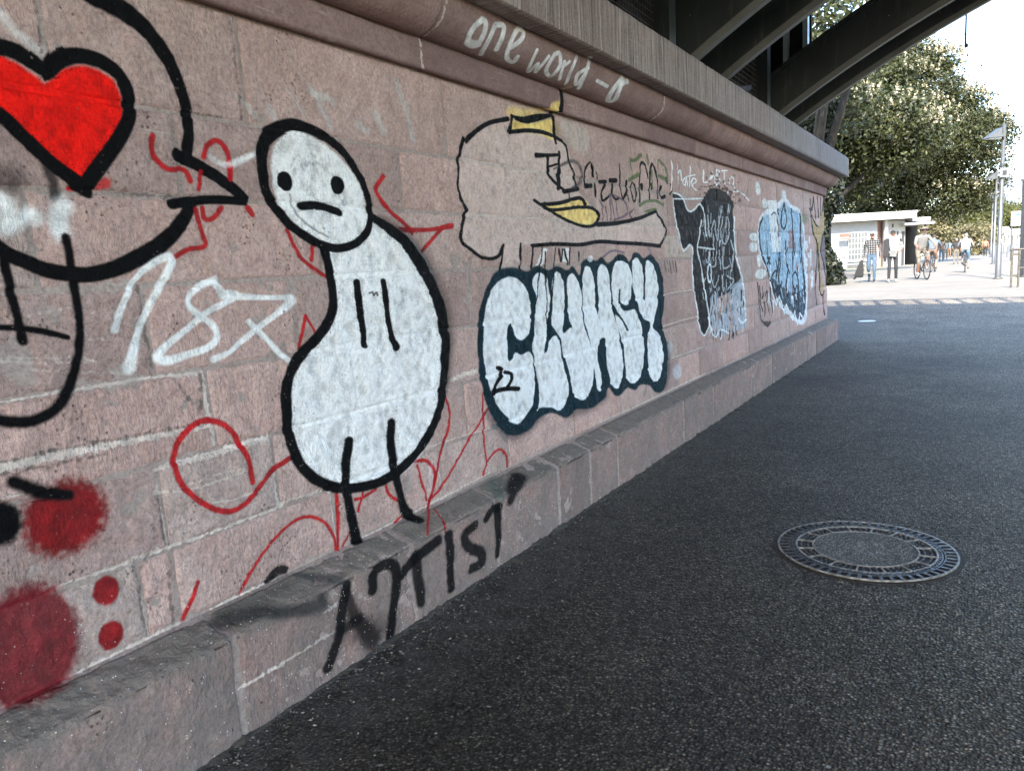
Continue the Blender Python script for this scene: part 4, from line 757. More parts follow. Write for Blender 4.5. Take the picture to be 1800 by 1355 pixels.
tb = MB(); tb.box((.361, 0, .0055), (.042, .015, .008)); t0 = tb.build('tooth', M_iron, mh)
for k in range(1, 54): o = t0.copy(); col.objects.link(o); o.parent = mh; o.rotation_euler.z = 2 * math.pi * k / 54
tb = MB(); tb.box((.3155, 0, .0055), (.012, .009, .007)); t1 = tb.build('lid_tooth', M_iron, mh)
for k in range(1, 80): o = t1.copy(); col.objects.link(o); o.parent = mh; o.rotation_euler.z = 2 * math.pi * k / 80
mb = MB()
for k in range(16):
    for i in range(3):
        for j in range(2):
            a_ = 2 * math.pi * (k + .25 + .25 * i) / 16; r_2 = .252 + .03 * j; mb.lathe([(.007, .002), (.006, .008), (0, .0085)], 6, (r_2 * math.cos(a_), r_2 * math.sin(a_), 0))
tag(mb.build('studs', M_iron, mh), kind='stuff')
wp = PX(1524, 565); mb = MB(); mb.lathe([(0, .006), (.15, .006), (.16, .001)], 24); o = mb.build('painted_survey_disc', simple('road_paint', (.7, .7, .68), .7), loc=wp + Vector((0, 0, .004))); tag(o, 'small flat white disc on the shaded asphalt beyond the wall corner', 'road marking')
mb = MB(); ys_ = np.arange(.2, YEND + .02, .02); wv = np.convolve(rng.random(len(ys_) + 12), np.ones(4) / 4, 'same')[6:6 + len(ys_)]
vs = []
for y, r0 in zip(ys_, wv): k0 = max(r0 - .38, 0) + .25 * max(NZ6[40, int((y - .2) / 13.3 * (TW - 1))] - .6, 0); vs += [(X0 - .004, y, .003 + .03 * k0 * rng.random()), (X0 + .004 + .05 * k0 * rng.random(), y, .002 + .012 * k0), (X0 + .008 + .16 * k0 * rng.random(), y, -.002)]
mb.add(vs, [(3 * i + j, 3 * i + j + 1, 3 * i + j + 4, 3 * i + j + 3) for i in range(len(ys_) - 1) for j in range(2)]); fixn(mb.build('dirt_line', gravel_mat('washed_dirt', (.02, .018, .016), (.15, .13, .108), 120, 1.0), None, False)); tag(bpy.data.objects['dirt_line'], 'narrow line of washed dirt where wall meets asphalt', 'dirt', kind='stuff')
# grit and leaf crumbs at the foot of the wall
mb = MB()
for i in range(1700):
    y = .6 + 12.5 * random.random() ** 1.6; x = X0 + .004 + abs(random.gauss(0, .10)) + (.5 * random.random() if random.random() < .25 else 0); r0 = random.uniform(.0015, .0055)
    a_ = random.uniform(0, 6.28); vs = [(x + r0 * k1 * math.cos(a_ + t), y + r0 * k1 * math.sin(a_ + t), z) for t, k1, z in ((0, 1.6, .003), (1.7, .8, .002), (3.1, 1.5, .004), (4.7, .7, .002))] + [(x, y, r0 * 1.1 + .002)]
    mb.add(vs, [(0, 1, 4), (1, 2, 4), (2, 3, 4), (3, 0, 4)])
tag(mb.build('grit', simple('pale_grit', (.17, .16, .14), .9, .6, 60)), 'pale grit and leaf crumbs scattered along the wall foot', 'debris', kind='stuff')

# ================================================================ TREES AND SHRUBS
def leaf_mat(name, c, transl=.35, var=.45):
    a = NT(name); at = a.n('Attribute', attribute_name='leafrnd').outputs['Fac']
    cc = a.ramp(at, [(0, tuple(k * (1 - var) for k in c)), (.6, c), (1, (min(1, c[0] * 1.7), min(1, c[1] * 1.5), c[2] * 1.2))])
    a.out(cc, .5, spec=.4)
    tr = a.n('BsdfTranslucent'); a.l(a.mix(.5, cc, (c[0] * 1.3, c[1] * 1.5, c[2] * .5)), tr.inputs[0]); mx = a.n('MixShader'); mx.inputs[0].default_value = transl
    a.l(a.b.outputs[0], mx.inputs[1]); a.l(tr.outputs[0], mx.inputs[2]); a.l(mx.outputs[0], a.t.nodes['Material Output'].inputs[0]); return a.m
M_chest = leaf_mat('chestnut_leaf', (.034, .040, .011), .18); M_ivy = leaf_mat('ivy_leaf', (.014, .018, .007), .12); M_lime = leaf_mat('spring_leaf', (.075, .08, .022)); M_pink = leaf_mat('pale_blossom_leaf', (.15, .135, .075), .3, .5)  # ivy leaves darkened: the bridge's shade is put into their colour
M_cand = leaf_mat('chestnut_blossom', (.34, .31, .235), .2, .2)
M_bark = gravel_mat('bark', (.007, .006, .005), (.026, .022, .018), 18, 1.0)
def leaves(name, pts, nrm, size, mat, parent, seed=0, asp=.55):
    """pts (n,3) leaf centres; each leaf is a folded four-cornered blade"""
    g = np.random.default_rng(seed); n = len(pts)
    d = g.normal(size=(n, 3)); d /= np.linalg.norm(d, axis=1)[:, None]; d[:, 2] -= .25
    nn = nrm * .8 + g.normal(size=(n, 3)) * .6; nn[:, 2] += .35; nn /= np.linalg.norm(nn, axis=1)[:, None]
    u = d - (d * nn).sum(1)[:, None] * nn; u /= np.linalg.norm(u, axis=1)[:, None] + 1e-9; v = np.cross(nn, u)
    sz = size * g.uniform(.55, 1.35, n)[:, None]
    A = pts - u * sz * .5; B = pts + v * sz * asp * .5 + nn * sz * .10; C = pts + u * sz * .5 - nn * sz * .06; D = pts - v * sz * asp * .5 + nn * sz * .10
    V = np.stack([A, B, C, D], 1).reshape(-1, 3).astype(np.float32)
    b = np.arange(n, dtype=np.int32) * 4; F = np.stack([b, b + 1, b + 2, b, b + 2, b + 3], 1).reshape(-1)
    me = bpy.data.meshes.new(name); me.vertices.add(4 * n); me.vertices.foreach_set('co', V.ravel()); me.loops.add(6 * n); me.loops.foreach_set('vertex_index', F)
    me.polygons.add(2 * n); me.polygons.foreach_set('loop_start', np.arange(2 * n, dtype=np.int32) * 3)
    me.update(calc_edges=True); at = me.attributes.new('leafrnd', 'FLOAT', 'POINT'); at.data.foreach_set('value', np.repeat(g.random(n).astype(np.float32), 4))
    me.materials.append(mat); o = bpy.data.objects.new(name, me); col.objects.link(o); o.parent = parent; return o
def crown_pts(blobs, n, seed, clump=.5, inner=.35):
    """clumped points in the shells of ellipsoid lobes"""
    g = np.random.default_rng(seed); vol = np.array([b[3] * b[4] * b[5] for b in blobs]) ** (2 / 3); vol /= vol.sum()
    P, N = [], []
    nc = max(int(n / 26), 1); idx = g.choice(len(blobs), nc, p=vol)
    for i in idx:
        b = blobs[i]; d = g.normal(size=3); d /= np.linalg.norm(d); r = g.uniform(inner, 1.0) ** .45
        c = np.array(b[:3]) + d * np.array(b[3:6]) * r * g.uniform(.86, 1.10); k = 26
        q = c + g.normal(size=(k, 3)) * clump * np.array([1, 1, .62]) * g.uniform(.6, 1.3)
        P.append(q); N.append(np.repeat(d[None], k, 0))
    return np.concatenate(P), np.concatenate(N)
def limb_tree(name, loc, h, blobs, nleaf, lsize, mat, label, cat='tree', group=None, seed=1, trunk_r=.35, clump=.5, candles=0, lean=(0, 0), bark=None):
    t = empty(name, loc, label=label, cat=cat, group=group); g = random.Random(seed)
    mb = MB(); top = Vector((lean[0], lean[1], h * .62)); pts = [Vector((0, 0, -.1)), Vector((0, 0, .4)), Vector((lean[0] * .3, lean[1] * .3, h * .3)), top]
    mb.tube(pts, [trunk_r * 1.35, trunk_r, trunk_r * .8, trunk_r * .4], 12)
    for b in blobs:
        e = Vector(b[:3]); s0 = pts[2].lerp(top, g.random()); m = s0.lerp(e, .5) + Vector((g.uniform(-.4, .4), g.uniform(-.4, .4), .5)) * (h / 12)
        mb.tube([s0, m, e], [trunk_r * .42, trunk_r * .26, trunk_r * .10], 7)
        for _ in range(3):
            d = Vector((g.uniform(-1, 1), g.uniform(-1, 1), g.uniform(-.3, 1))).normalized(); mb.tube([m.lerp(e, g.uniform(.2, 1)), e + Vector((d.x * b[3], d.y * b[4], d.z * b[5])) * .85], [trunk_r * .12, trunk_r * .03], 5)
    mb.build('trunk', bark or M_bark, t, True)
    P, N = crown_pts(blobs, nleaf, seed, clump); leaves('crown', P, N, lsize, mat, t, seed)
    if candles:
        gg = np.random.default_rng(seed + 5); P2, N2 = [], []
        for i in gg.choice(len(blobs), candles):
            b = blobs[i]; d = gg.normal(size=3); d[2] = abs(d[2]) * .7 + .1; d[1] -= .55; d /= np.linalg.norm(d); c = np.array(b[:3]) + d * np.array(b[3:6]) * gg.uniform(.98, 1.1)
            k = 14; zz = gg.random(k); ang = gg.uniform(0, 6.28, k); rr_ = .085 * (1.15 - zz)
            P2.append(c + np.stack([rr_ * np.cos(ang), rr_ * np.sin(ang), zz * .42], 1)); N2.append(np.stack([np.cos(ang), np.sin(ang), .3 + 0 * ang], 1))
        o = leaves('blossom_candles', np.concatenate(P2), np.concatenate(N2), .11, M_cand, t, seed + 9, .9); o['kind'] = 'stuff'
    return t
def lobes(specs): return [tuple(s) for s in specs]
def place(px, py, depth): 
    q = AT(px, py, depth); return Vector((q.x, q.y, .27))
# the big flowering chestnut behind the kiosk
tc = place(1600, 430, 55)
def loc_blob(t, px, py, dp, rx, ry, rz): q = AT(px, py, dp) - t; return (q.x, q.y, q.z, rx, ry, rz)
BL = [loc_blob(tc, *b) for b in ((1560, 335, 56, 3.3, 3, 2.6), (1640, 345, 55, 2.9, 2.8, 1.9), (1700, 300, 54, 2.7, 2.5, 2.3), (1590, 225, 48, 2.6, 2.6, 2.2), (1665, 230, 52, 3.0, 3, 2.6), (1728, 240, 53, 1.9, 1.9, 1.6), (1545, 150, 50, 2.6, 2.6, 2.4), (1622, 150, 52, 2.4, 2.4, 2.1), (1592, 105, 53, 2.1, 2.1, 1.8), (1510, 270, 52, 2.6, 2.6, 2.4), (1500, 365, 57, 2.6, 2.6, 1.8), (1700, 352, 55, 1.5, 1.5, 1.0), (1480, 140, 54, 3, 3, 3), (1655, 110, 53, 1.2, 1.2, 1.0), (1600, 290, 54, 2.4, 2.4, 1.8), (1745, 215, 54, 1.0, 1.0, .8), (1690, 180, 54, 1.6, 1.6, 1.2))]
limb_tree('chestnut_tree', tc, 17, BL, 120000, .21, M_chest, 'huge chestnut tree dotted with white blossom candles behind the kiosk', seed=11, trunk_r=.5, clump=.36, candles=1000)
t2 = place(1447, 440, 38.5)
B2 = [loc_blob(t2, *b) for b in ((1500, 235, 37, 1.9, 1.9, 1.5), (1552, 215, 37, 1.9, 1.9, 1.5), (1600, 240, 38, 1.7, 1.7, 1.3), (1545, 275, 38, 1.6, 1.6, 1.1), (1470, 200, 36, 1.9, 1.9, 1.6), (1440, 280, 38, 1.6, 1.6, 1.5), (1505, 330, 39, 1.0, 1.0, .8))]
limb_tree('shade_tree', t2, 9.5, B2, 30000, .2, M_chest, 'dark leaved tree in front of the kiosk roof beside the ivy', seed=17, trunk_r=.42, clump=.3, candles=220)
# ivy-clad tree close behind the wall corner
ti_ = PX(1474, 500); ti_ = Vector((ti_.x - .9, ti_.y, ti_.z))
dpi = float(R[2] @ (np.array(ti_) - np.array([0, 0, CAMZ])))
BI = [loc_blob(ti_, *b) for b in ((1440, 60, dpi - 4, 1.2, 1.2, 1.0), (1500, 30, dpi - 4.5, 1.2, 1.2, .9), (1540, -60, dpi - 4, 1.3, 1.3, .9), (1440, 170, dpi + 1, 1.2, 1.2, 1.0), (1405, 100, dpi, 1.6, 1.6, 1.4), (1500, 200, dpi + 2, .9, .9, .8), (1330, 40, dpi, 2, 2, 1.6), (1480, 110, dpi + 1.5, 1.1, 1.1, .9))]
tr = limb_tree('ivy_clad_tree', ti_, 8.2, BI, 9000, .20, M_chest, 'dark tree with ivy wrapped trunk right behind the wall corner', seed=21, trunk_r=.42, clump=.32)
g = np.random.default_rng(5); n = 9000; th = g.uniform(0, 6.28, n); zz = g.random(n) * 6.2
rad = .55 + .25 * np.sin(zz * 2.1 + 1) + .25 * g.random(n) + np.clip(1.0 - zz, 0, 1.0) * .12
P = np.stack([rad * np.cos(th), rad * np.sin(th), zz], 1); leaves('ivy', P, np.stack([np.cos(th), np.sin(th), .2 + 0 * th], 1), .16, M_ivy, tr, 6, .8)
# low dark bush against the corner
tb_ = PX(1474, 497); tb_.x -= .75; bush = empty('ivy_bush', tb_, label='low dark ivy bush at the foot of the ivy tree', cat='bush')
P, N = crown_pts([(-.5, .3, .5, .75, .7, .7), (.05, .5, .35, .55, .5, .5), (-1.2, .2, .8, .9, .8, .9)], 6000, 8, .15); leaves('foliage', P, N, .095, M_ivy, bush, 8, .8)
mb = MB(); [mb.tube([(-.4, .3, -.05), (-.4 + random.uniform(-.5, .5), .3 + random.uniform(-.3, .3), .6)], [.02, .008], 5) for _ in range(6)]; mb.build('stem', M_bark, bush)
# smaller trees along the path
for i, (nm, px, dp, hpx, wpx, m, lab, sd_) in enumerate((
    ('young_tree', 1672, 92, 350, 34, M_lime, 'pale green young tree beside the far end of the kiosk', 31), ('lime_tree', 1712, 120, 338, 44, M_lime, 'yellow green lime tree standing behind the lamp posts', 32), ('path_tree', 1640, 78, 378, 20, M_pink, 'small tree in cream blossom beside the kiosk canopy', 33),
    ('blossom_tree', 1690, 84, 392, 34, M_pink, 'pinkish flowering shrub tree above the cyclists', 34), ('park_tree', 1778, 130, 366, 30, M_lime, 'low yellow green tree below the grey roofs', 35), ('far_tree', 1745, 170, 352, 30, M_lime, 'distant olive green tree between lamp posts and roofs', 36), ('hedge_tree', 1722, 100, 396, 26, M_pink, 'low cream flowering bush behind the row of lamps', 37))):
    t0_ = place(px, 436, dp); k = dp / FPX; top = (437 - hpx) * k + 1.2; rw = wpx * k
    B = [(0, 0, top - rw * .8, rw * .8, rw * .8, rw * .75), (rw * .6, 0, top - rw * 1.3, rw * .65, rw * .65, rw * .6), (-rw * .6, 0, top - rw * 1.2, rw * .7, rw * .7, rw * .65), (0, rw * .4, top * .45, rw * .9, rw * .9, rw * .5), (rw * .3, -rw * .3, top * .62, rw * .7, rw * .7, rw * .5)]
    limb_tree(nm, t0_, top, B, 5200, .30 * dp / 90, m, lab, seed=sd_, trunk_r=.16, clump=rw * .17)
# tree line that closes the view far away
P, N = crown_pts([(x, random.uniform(-8, 8), random.uniform(3, 5), 8, 5, random.uniform(4, 6)) for x in np.arange(-90, 120, 8)], 30000, 77, 1.1); fw = leaves('far_wood', P, N, .9, M_lime, None, 78)
fw.location = (0, 260, .2); tag(fw, 'far wooded bank closing the view along the path', 'trees', kind='stuff')

# ================================================================ KIOSK
M_white = simple('white_render', (.36, .36, .355), .8, .08, 3); M_grey = simple('shade_grey_render', (.25, .262, .28), .8, .1, 3); M_roofw = simple('white_roof_edge', (.48, .48, .47), .6, .1, 4)
M_red = simple('red_paint', (.62, .07, .05), .45, .12); M_redwall = simple('salmon_wall', (.62, .42, .36), .8, .1); M_dark = simple('dark_metal', (.03, .03, .032), .5, .3); M_glass = simple('frosted_glass', (.26, .30, .33), .2, .2, 5)
M_paneg = simple('dim_window_pane', (.07, .08, .09), .15, .5, 2)
M_galv = simple('galvanised_steel', (.10, .10, .098), .42, .2, 12, .5)
KD, KBASE = 52.0, 469.0; kp = place(1541, KBASE, KD); kp.z = .28; kpm = FPX / KD
kiosk = empty('white_kiosk', kp, math.radians(27), 'low white kiosk with flat overhanging roof and barred window', 'kiosk')
def kb(name, px0, px1, py0, py1, y0, y1, m, par=None, b=True):
    x0, x1 = (px0 - 1541) / kpm, (px1 - 1541) / kpm; z1, z0 = (KBASE - py0) / kpm, (KBASE - py1) / kpm
    mb = MB(); mb.box(((x0 + x1) / 2, (y0 + y1) / 2, (z0 + z1) / 2), (x1 - x0, y1 - y0, z1 - z0)); return mb.build(name, m, par or kiosk)
kb('wall', 1420, 1541, 389, 471, 0, 5.0, M_grey); kb('recess_wall', 1541.2, 1558, 389.5, 471, 1.1, 4.9, M_redwall); kb('wall', 1558.2, 1592, 390, 471, .35, 4.8, M_white)  # left wall grey: shade put into the colour of the white render
kb('column', 1552, 1557, 390, 471, -.2, .1, M_white); d_ = kb('door', 1544, 1550.5, 407, 470, 1.02, 1.08, M_red); kb('handle', 1549, 1549.8, 436, 441, .97, 1.015, M_dark, d_)
r0_ = kb('roof', 1410, 1597, 379.5, 388.8, -.9, 5.4, M_roofw); kb('roof_edge', 1409, 1598, 376.5, 379.3, -.97, 5.5, M_roofw, r0_)
r1_ = kb('canopy', 1597.5, 1628, 388, 394, -.2, 4.5, M_roofw); kb('canopy_edge', 1582, 1632, 396, 400, -.5, 4.4, M_white, r1_); kb('canopy_post', 1626, 1627.5, 400.2, 470, .3, .36, M_galv)
wn = kb('window', 1491, 1524, 407, 455, -.035, -.004, M_white)
for i in range(6):
    for j in range(5): kb('pane', 1491.9 + i * 5.4, 1496.3 + i * 5.4, 408.2 + j * 9.4, 416.2 + j * 9.4, -.06, -.037, M_paneg, wn)
kb('sill', 1489, 1526, 455.3, 458, -.14, -.004, M_white, wn)
for i in range(7): kb('bar', 1490.9 + i * 5.4, 1491.7 + i * 5.4, 407, 455, -.09, -.065, M_white, wn)
for a_ in ((1569.5, 1571.5, 396, 402), (1572, 1574.5, 408, 417), (1578, 1580, 409, 416)): kb('vent', *a_, .30, .346, M_dark)
kb('dark_doorway', 1586, 1590.5, 410, 470, .29, .346, M_dark); kb('wall_base', 1440, 1541, 463, 471, -.06, -.003, M_galv)  # dark box by the canopy stands in for shade inside an open doorway
rs = kb('red_notice', 1472, 1488, 409, 419, -.6, -.55, M_red, b=True); kb('white_line', 1472.6, 1487.4, 415.2, 416.8, -.606, -.602, M_white, rs)
rs.parent = None; rs.matrix_world = kiosk.matrix_world if False else Matrix.Translation(kp) @ Matrix.Rotation(math.radians(27), 4, 'Z'); tag(rs, 'red notice board with a white line on the kiosk wall', 'sign')
eb = kb('cabinet_body', 1470, 1481, 451, 472, -1.0, -.6, M_white); kb('cabinet_lid', 1469.4, 1481.6, 449.5, 450.9, -1.03, -.57, M_galv, eb)
eb.name = 'service_cabinet'; eb.parent = None; eb.matrix_world = Matrix.Translation(kp) @ Matrix.Rotation(math.radians(27), 4, 'Z'); tag(eb, 'small white service cabinet in front of the kiosk wall', 'cabinet')

# ================================================================ LAMPS, RAILING, SIGNS
def dep(p): return float(R[2] @ (np.array(p) - np.array([0, 0, CAMZ])))
CR = Vector((R[0][0], R[0][1], 0)).normalized(); CRA = math.atan2(CR.y, CR.x)
def lamp(px, py, ytop, label, box=False):
    b = PX(px, py); d = dep(b); m = FPX / d; h = (py - ytop) / m * 1.003; k = h / 5.2
    t = empty('street_lamp', b, CRA, label, 'street lamp', 'street lamps along the path')
    mb = MB(); mb.lathe([(.0, 0), (.15, 0), (.15, .03), (.09, .05), (.085, 1.15 * k), (.06, 1.2 * k), (.055, h), (.0, h + .01)], 14); mb.build('pole', M_galv, t, True)
    zh = h - .45 * k; mb = MB()
    poly = [(-.64 * k, zh + .0), (-.16 * k, zh + .33 * k), (-.16 * k, zh + .10 * k), (-.05, zh + .09 * k), (-.05, zh + .02)]
    mb.prism(poly, lambda p: (p[0], -.16, p[1]), lambda p: (p[0], .16, p[1])); fixn(mb.build('lamp_head', M_galv, t))
    mb = MB(); mb.box((-.34 * k, 0, zh - .012), (.4 * k, .24, .02)); mb.build('lens', M_glass, t)
    mb = MB(); mb.lathe([(.062, h - 1.4 * k), (.075, h - 1.4 * k), (.075, h - 1.3 * k), (.062, h - 1.3 * k)], 14); mb.build('band', M_dark, t)
    if box:
        s_ = MB(); s_.box((0, -.1, h - 1.62 * k), (.24, .04, .26)); bx = s_.build('small_notice', M_white, t); q = MB(); q.box((0, -.123, h - 1.62 * k), (.15, .006, .16)); q.build('notice_print', M_dark, bx)
    return t
lamp(1754, 490, 229, 'tall grey lamp post with small square notice and thick foot', True)
lamp(1746, 464, 305, 'grey lamp post standing just behind the lamp with the notice')
lamp(1741.5, 452, 343, 'farthest thin grey lamp post of the row')
rb = PX(1783, 505); rl = empty('path_railing', rb, CRA, 'worn steel railing with two bars beside the tall lamp post', 'railing')
hm = (505 - 441) * dep(rb) / FPX; M_rail = simple('worn_rail_steel', (.10, .088, .075), .5, .5, 14, .4)
for i, x in enumerate((0, 2.1)):
    mb = MB(); mb.box((x - .09, 0, hm / 2), (.05, .03, hm)); mb.box((x + .09, 0, hm / 2), (.05, .03, hm)); mb.box((x, 0, hm - .1), (.17, .02, .05)); mb.box((x, 0, .3), (.17, .02, .05)); mb.build('post', M_rail, rl)
mb = MB(); mb.tube([(-.15, 0, hm + .02), (2.4, 0, hm + .02)], .028, 8); mb.build('top_rail', M_rail, rl, True)
mb = MB(); mb.tube([(.1, 0, hm * .52), (2.1, 0, hm * .52)], .02, 8); mb.build('mid_rail', M_rail, rl, True)
bp = PX(1801, 486); dpp = dep(bp); bpo = empty('steel_post', bp, CRA, 'tall square black steel post behind the railing', 'post'); hh = (486 - 322) * dpp / FPX
mb = MB(); mb.box((0, 0, hh / 2), (.26, .26, hh)); mb.build('shaft', M_dark, bpo); mb = MB(); mb.box((0, 0, hh + .03), (.32, .32, .06)); mb.build('cap', M_galv, bpo); mb = MB(); mb.box((0, 0, .02), (.42, .42, .04)); mb.build('base_plate', M_galv, bpo)
sg = place(1786, 440, 48); sg.z = .28; ks = 48 / FPX
sgn = empty('poster_board', sg, CRA, 'white poster board with green emblem and red scrawl on two legs', 'sign')
def sz(y): return (438.5 - y) * ks + CAMZ - .12
zt, zb = sz(381) - sg.z, sz(406) - sg.z
mb = MB(); mb.box((0, 0, (zt + zb) / 2), (22 * ks, .05, zt - zb)); bd = mb.build('board', M_white, sgn)
mb = MB(); mb.lathe([(0, .0), (.14, .0), (.14, .01)], 12); mb2 = MB(); mb2.box((0, -.03, zt - .22), (.34, .008, .10)); mb2.box((0, -.031, zt - .15), (.2, .008, .06)); mb2.build('green_emblem', simple('emblem_green', (.06, .32, .18), .6), bd)
mb = MB(); M_scr = simple('scrawl_red', (.62, .12, .14), .6)
for k in range(6): mb.tube([(-.30 + .11 * k, -.032, zt - .42 - .05 * (k % 2)), (-.25 + .11 * k, -.032, zt - .62 + .06 * (k % 3)), (-.20 + .11 * k, -.032, zt - .45)], .012, 4)
mb.build('red_scrawl', M_scr, bd)
for x in (-.3, .3): mb = MB(); mb.box((x, .04, zb / 2 + .1), (.05, .05, zb + .2)); mb.build('leg', M_galv, sgn)
for i, (px, py, hp) in enumerate(((1764, 447, 16), (1770, 452, 18), (1759, 444, 12))):
    b = PX(px, py); h_ = hp * dep(b) / FPX; mb = MB(); mb.lathe([(0, h_ + .02), (.05, h_), (.055, .05), (.08, .03), (.08, 0)], 10); o = mb.build('bollard', M_galv, loc=b, smooth=True); tag(o, ('slim grey bollard right beside the tall lamp post', 'slim grey bollard between lamp post and poster board', 'short grey bollard between the farther lamp posts')[i], 'bollard', 'bollards on the verge')
# far market stalls and houses
def stall(px, dp, wpx, ytop, label):
    b = place(px, 440, dp); b.z = .27; m = dp / FPX; h_ = (437 - ytop) * m + 1.1; w2 = wpx * m / 2; t = empty('market_stall', b, CRA, label, 'stall')
    mb = MB(); mb.prism([(-w2, h_ * .72), (-w2 * .9, h_ * .78), (0, h_), (w2 * .9, h_ * .78), (w2, h_ * .72)], lambda p: (p[0], -1.2, p[1]), lambda p: (p[0], 1.2, p[1])); fixn(mb.build('canopy', M_white, t))
    for x in (-w2 * .9, w2 * .9):
        for y in (-1.1, 1.1): mb = MB(); mb.box((x, y, h_ * .37), (.06, .06, h_ * .74)); mb.build('leg', M_galv, t)
    mb = MB(); mb.box((0, 0, .45), (w2 * 1.6, 1.2, .9)); mb.build('counter', M_grey, t)
stall(1787, 88, 26, 412, 'white canopy stall beside the poster board'); stall(1762, 110, 12, 408, 'small white stall behind the lamp posts')
def house(name, px, dp, wpx, y_eave, y_ridge, label, rz, mwall, mroof, gable=False, L=12):
    b = place(px, 440, dp); b.z = .2; m = dp / FPX; he = (436 - y_eave) * m + 1.2; hr = (436 - y_ridge) * m + 1.2; w2 = wpx * m / 2
    t = empty(name, b, CRA + rz, label, 'house'); mb = MB(); mb.box((0, L / 2, he / 2), (2 * w2, L, he)); mb.build('wall', mwall, t)
    mb = MB(); o_ = .4
    if gable: mb.prism([(-w2 - o_, he), (0, hr), (w2 + o_, he)], lambda p: (p[0], -.3, p[1]), lambda p: (p[0], L + .3, p[1]))
    else: mb.add([(-w2 - o_, -o_, he), (w2 + o_, -o_, he), (w2 + o_, L + o_, he), (-w2 - o_, L + o_, he), (-w2 * .45, L * .35, hr), (w2 * .45, L * .35, hr), (w2 * .45, L * .65, hr), (-w2 * .45, L * .65, hr)], [(0, 1, 5, 4), (1, 2, 6, 5), (2, 3, 7, 6), (3, 0, 4, 7), (4, 5, 6, 7), (3, 2, 1, 0)])
    rf = fixn(mb.build('roof', mroof, t)); mb = MB(); mb.box((w2 * .3, L * .5, hr + .5), (.8, .8, 1.4)); mb.build('chimney', mwall, rf)
    if gable:
        mb = MB(); mb.prism([(-w2 * .93, he), (0, hr * .985), (w2 * .93, he)], lambda p: (p[0], -.34, p[1]), lambda p: (p[0], -.305, p[1])); fixn(mb.build('gable_wall', mwall, t))
    for x in (-.55, 0, .55):
        for z in (.35, .7):
            mb = MB(); mb.box((x * w2, -.02, he * z), (w2 * .26, .06, he * .16)); f = mb.build('window', M_white, t); mb = MB(); mb.box((x * w2, -.06, he * z), (w2 * .2, .03, he * .13)); mb.build('pane', M_dark, f)
M_slate = simple('grey_slate', (.24, .25, .27), .7, .15, 2); M_cream = simple('cream_render', (.66, .62, .56), .85, .08, 1)
house('slate_roof_house', 1773, 210, 34, 366, 341, 'cream house with wide grey slate hip roof beyond the trees', 0, M_cream, M_slate)
house('gabled_house', 1800, 180, 30, 372, 318, 'tall cream gabled house with steep slate roof at the right', 0, M_cream, M_slate, True)
b = place(1741, 440, 240); m_ = 240 / FPX; st = empty('church_tower', b, CRA, 'tiny far church tower with pointed spire behind the trees', 'church'); mb = MB(); mb.box((0, 0, 8), (3.2, 3.2, 16)); mb.build('tower', M_cream, st); mb = MB(); mb.lathe([(2.0, 16), (.0, 20.6)], 4); mb.build('spire', M_slate, st)

# ================================================================ PEOPLE
def cloth(name, c, var=.18, scale=18): return simple(name, c, .85, var, scale, bump=.3)
M_skin = simple('skin', (.22, .115, .08), .5, .08, 10); M_skin2 = simple('tanned_skin', (.18, .09, .06), .5, .08, 10)
def plaid():
    a = NT('plaid_shirt'); tc = a.n('TexCoord').outputs['Object']; sp = a.n('SeparateXYZ'); a.l(tc, sp.inputs[0])
    u = a.math('GREATER_THAN', a.math('FRACT', a.math('MULTIPLY', a.math('ADD', sp.outputs[0], a.math('MULTIPLY', sp.outputs[1], .6)), 13.0)), .5); v = a.math('GREATER_THAN', a.math('FRACT', a.math('MULTIPLY', sp.outputs[2], 13.0)), .5)
    f = a.math('MULTIPLY', a.math('ADD', u, v), .5); return a.out(a.ramp(f, [(.2, (.20, .20, .195)), (.5, (.022, .022, .026)), (.9, (.006, .006, .008))], 'CONSTANT'), .85)
M_plaid = plaid(); M_jean = cloth('washed_jeans', (.05, .085, .13), .4, 7); M_blk = cloth('black_cloth', (.016, .016, .018)); M_wsh = cloth('white_cloth', (.30, .30, .295), .06); M_gsh = cloth('light_grey_shirt', (.16, .157, .153), .1); M_bsh = cloth('grey_blue_shirt', (.085, .11, .14), .12)
M_beige = cloth('beige_cloth', (.13, .11, .085)); M_lblue = cloth('pale_blue_cloth', (.10, .16, .23)); M_hair = simple('dark_hair', (.03, .022, .018), .6, .4, 60); M_hairg = simple('grey_hair', (.16, .15, .14), .6, .3, 60); M_brown = cloth('brown_cloth', (.16, .10, .07)); M_shoe = simple('pale_shoe', (.36, .35, .34), .6); M_rub = simple('black_rubber', (.014, .014, .014), .7)
M_rdsh = cloth('rust_red_cloth', (.42, .12, .08)); M_gree = cloth('olive_cloth', (.16, .18, .10))
STAND = dict(pelvis=(0, 0, .94), spine=(0, .0, 1.14), chest=(0, -.01, 1.34), nb=(0, 0, 1.475), neck=(0, -.012, 1.54), head=(0, -.03, 1.625), crown=(0, -.015, 1.70))
WALK = dict(STAND, shL=(.185, 0, 1.42), elL=(.25, .05, 1.14), wrL=(.255, -.06, .90), haL=(.25, -.09, .83), shR=(-.185, 0, 1.42), elR=(-.25, .03, 1.14), wrR=(-.265, -.02, .89), haR=(-.265, -.04, .81),
            hiL=(.09, 0, .88), knL=(.10, -.16, .50), anL=(.10, -.14, .09), toL=(.105, -.31, .05), hiR=(-.09, 0, .88), knR=(-.10, -.03, .49), anR=(-.10, .22, .14), toR=(-.105, .09, .03))
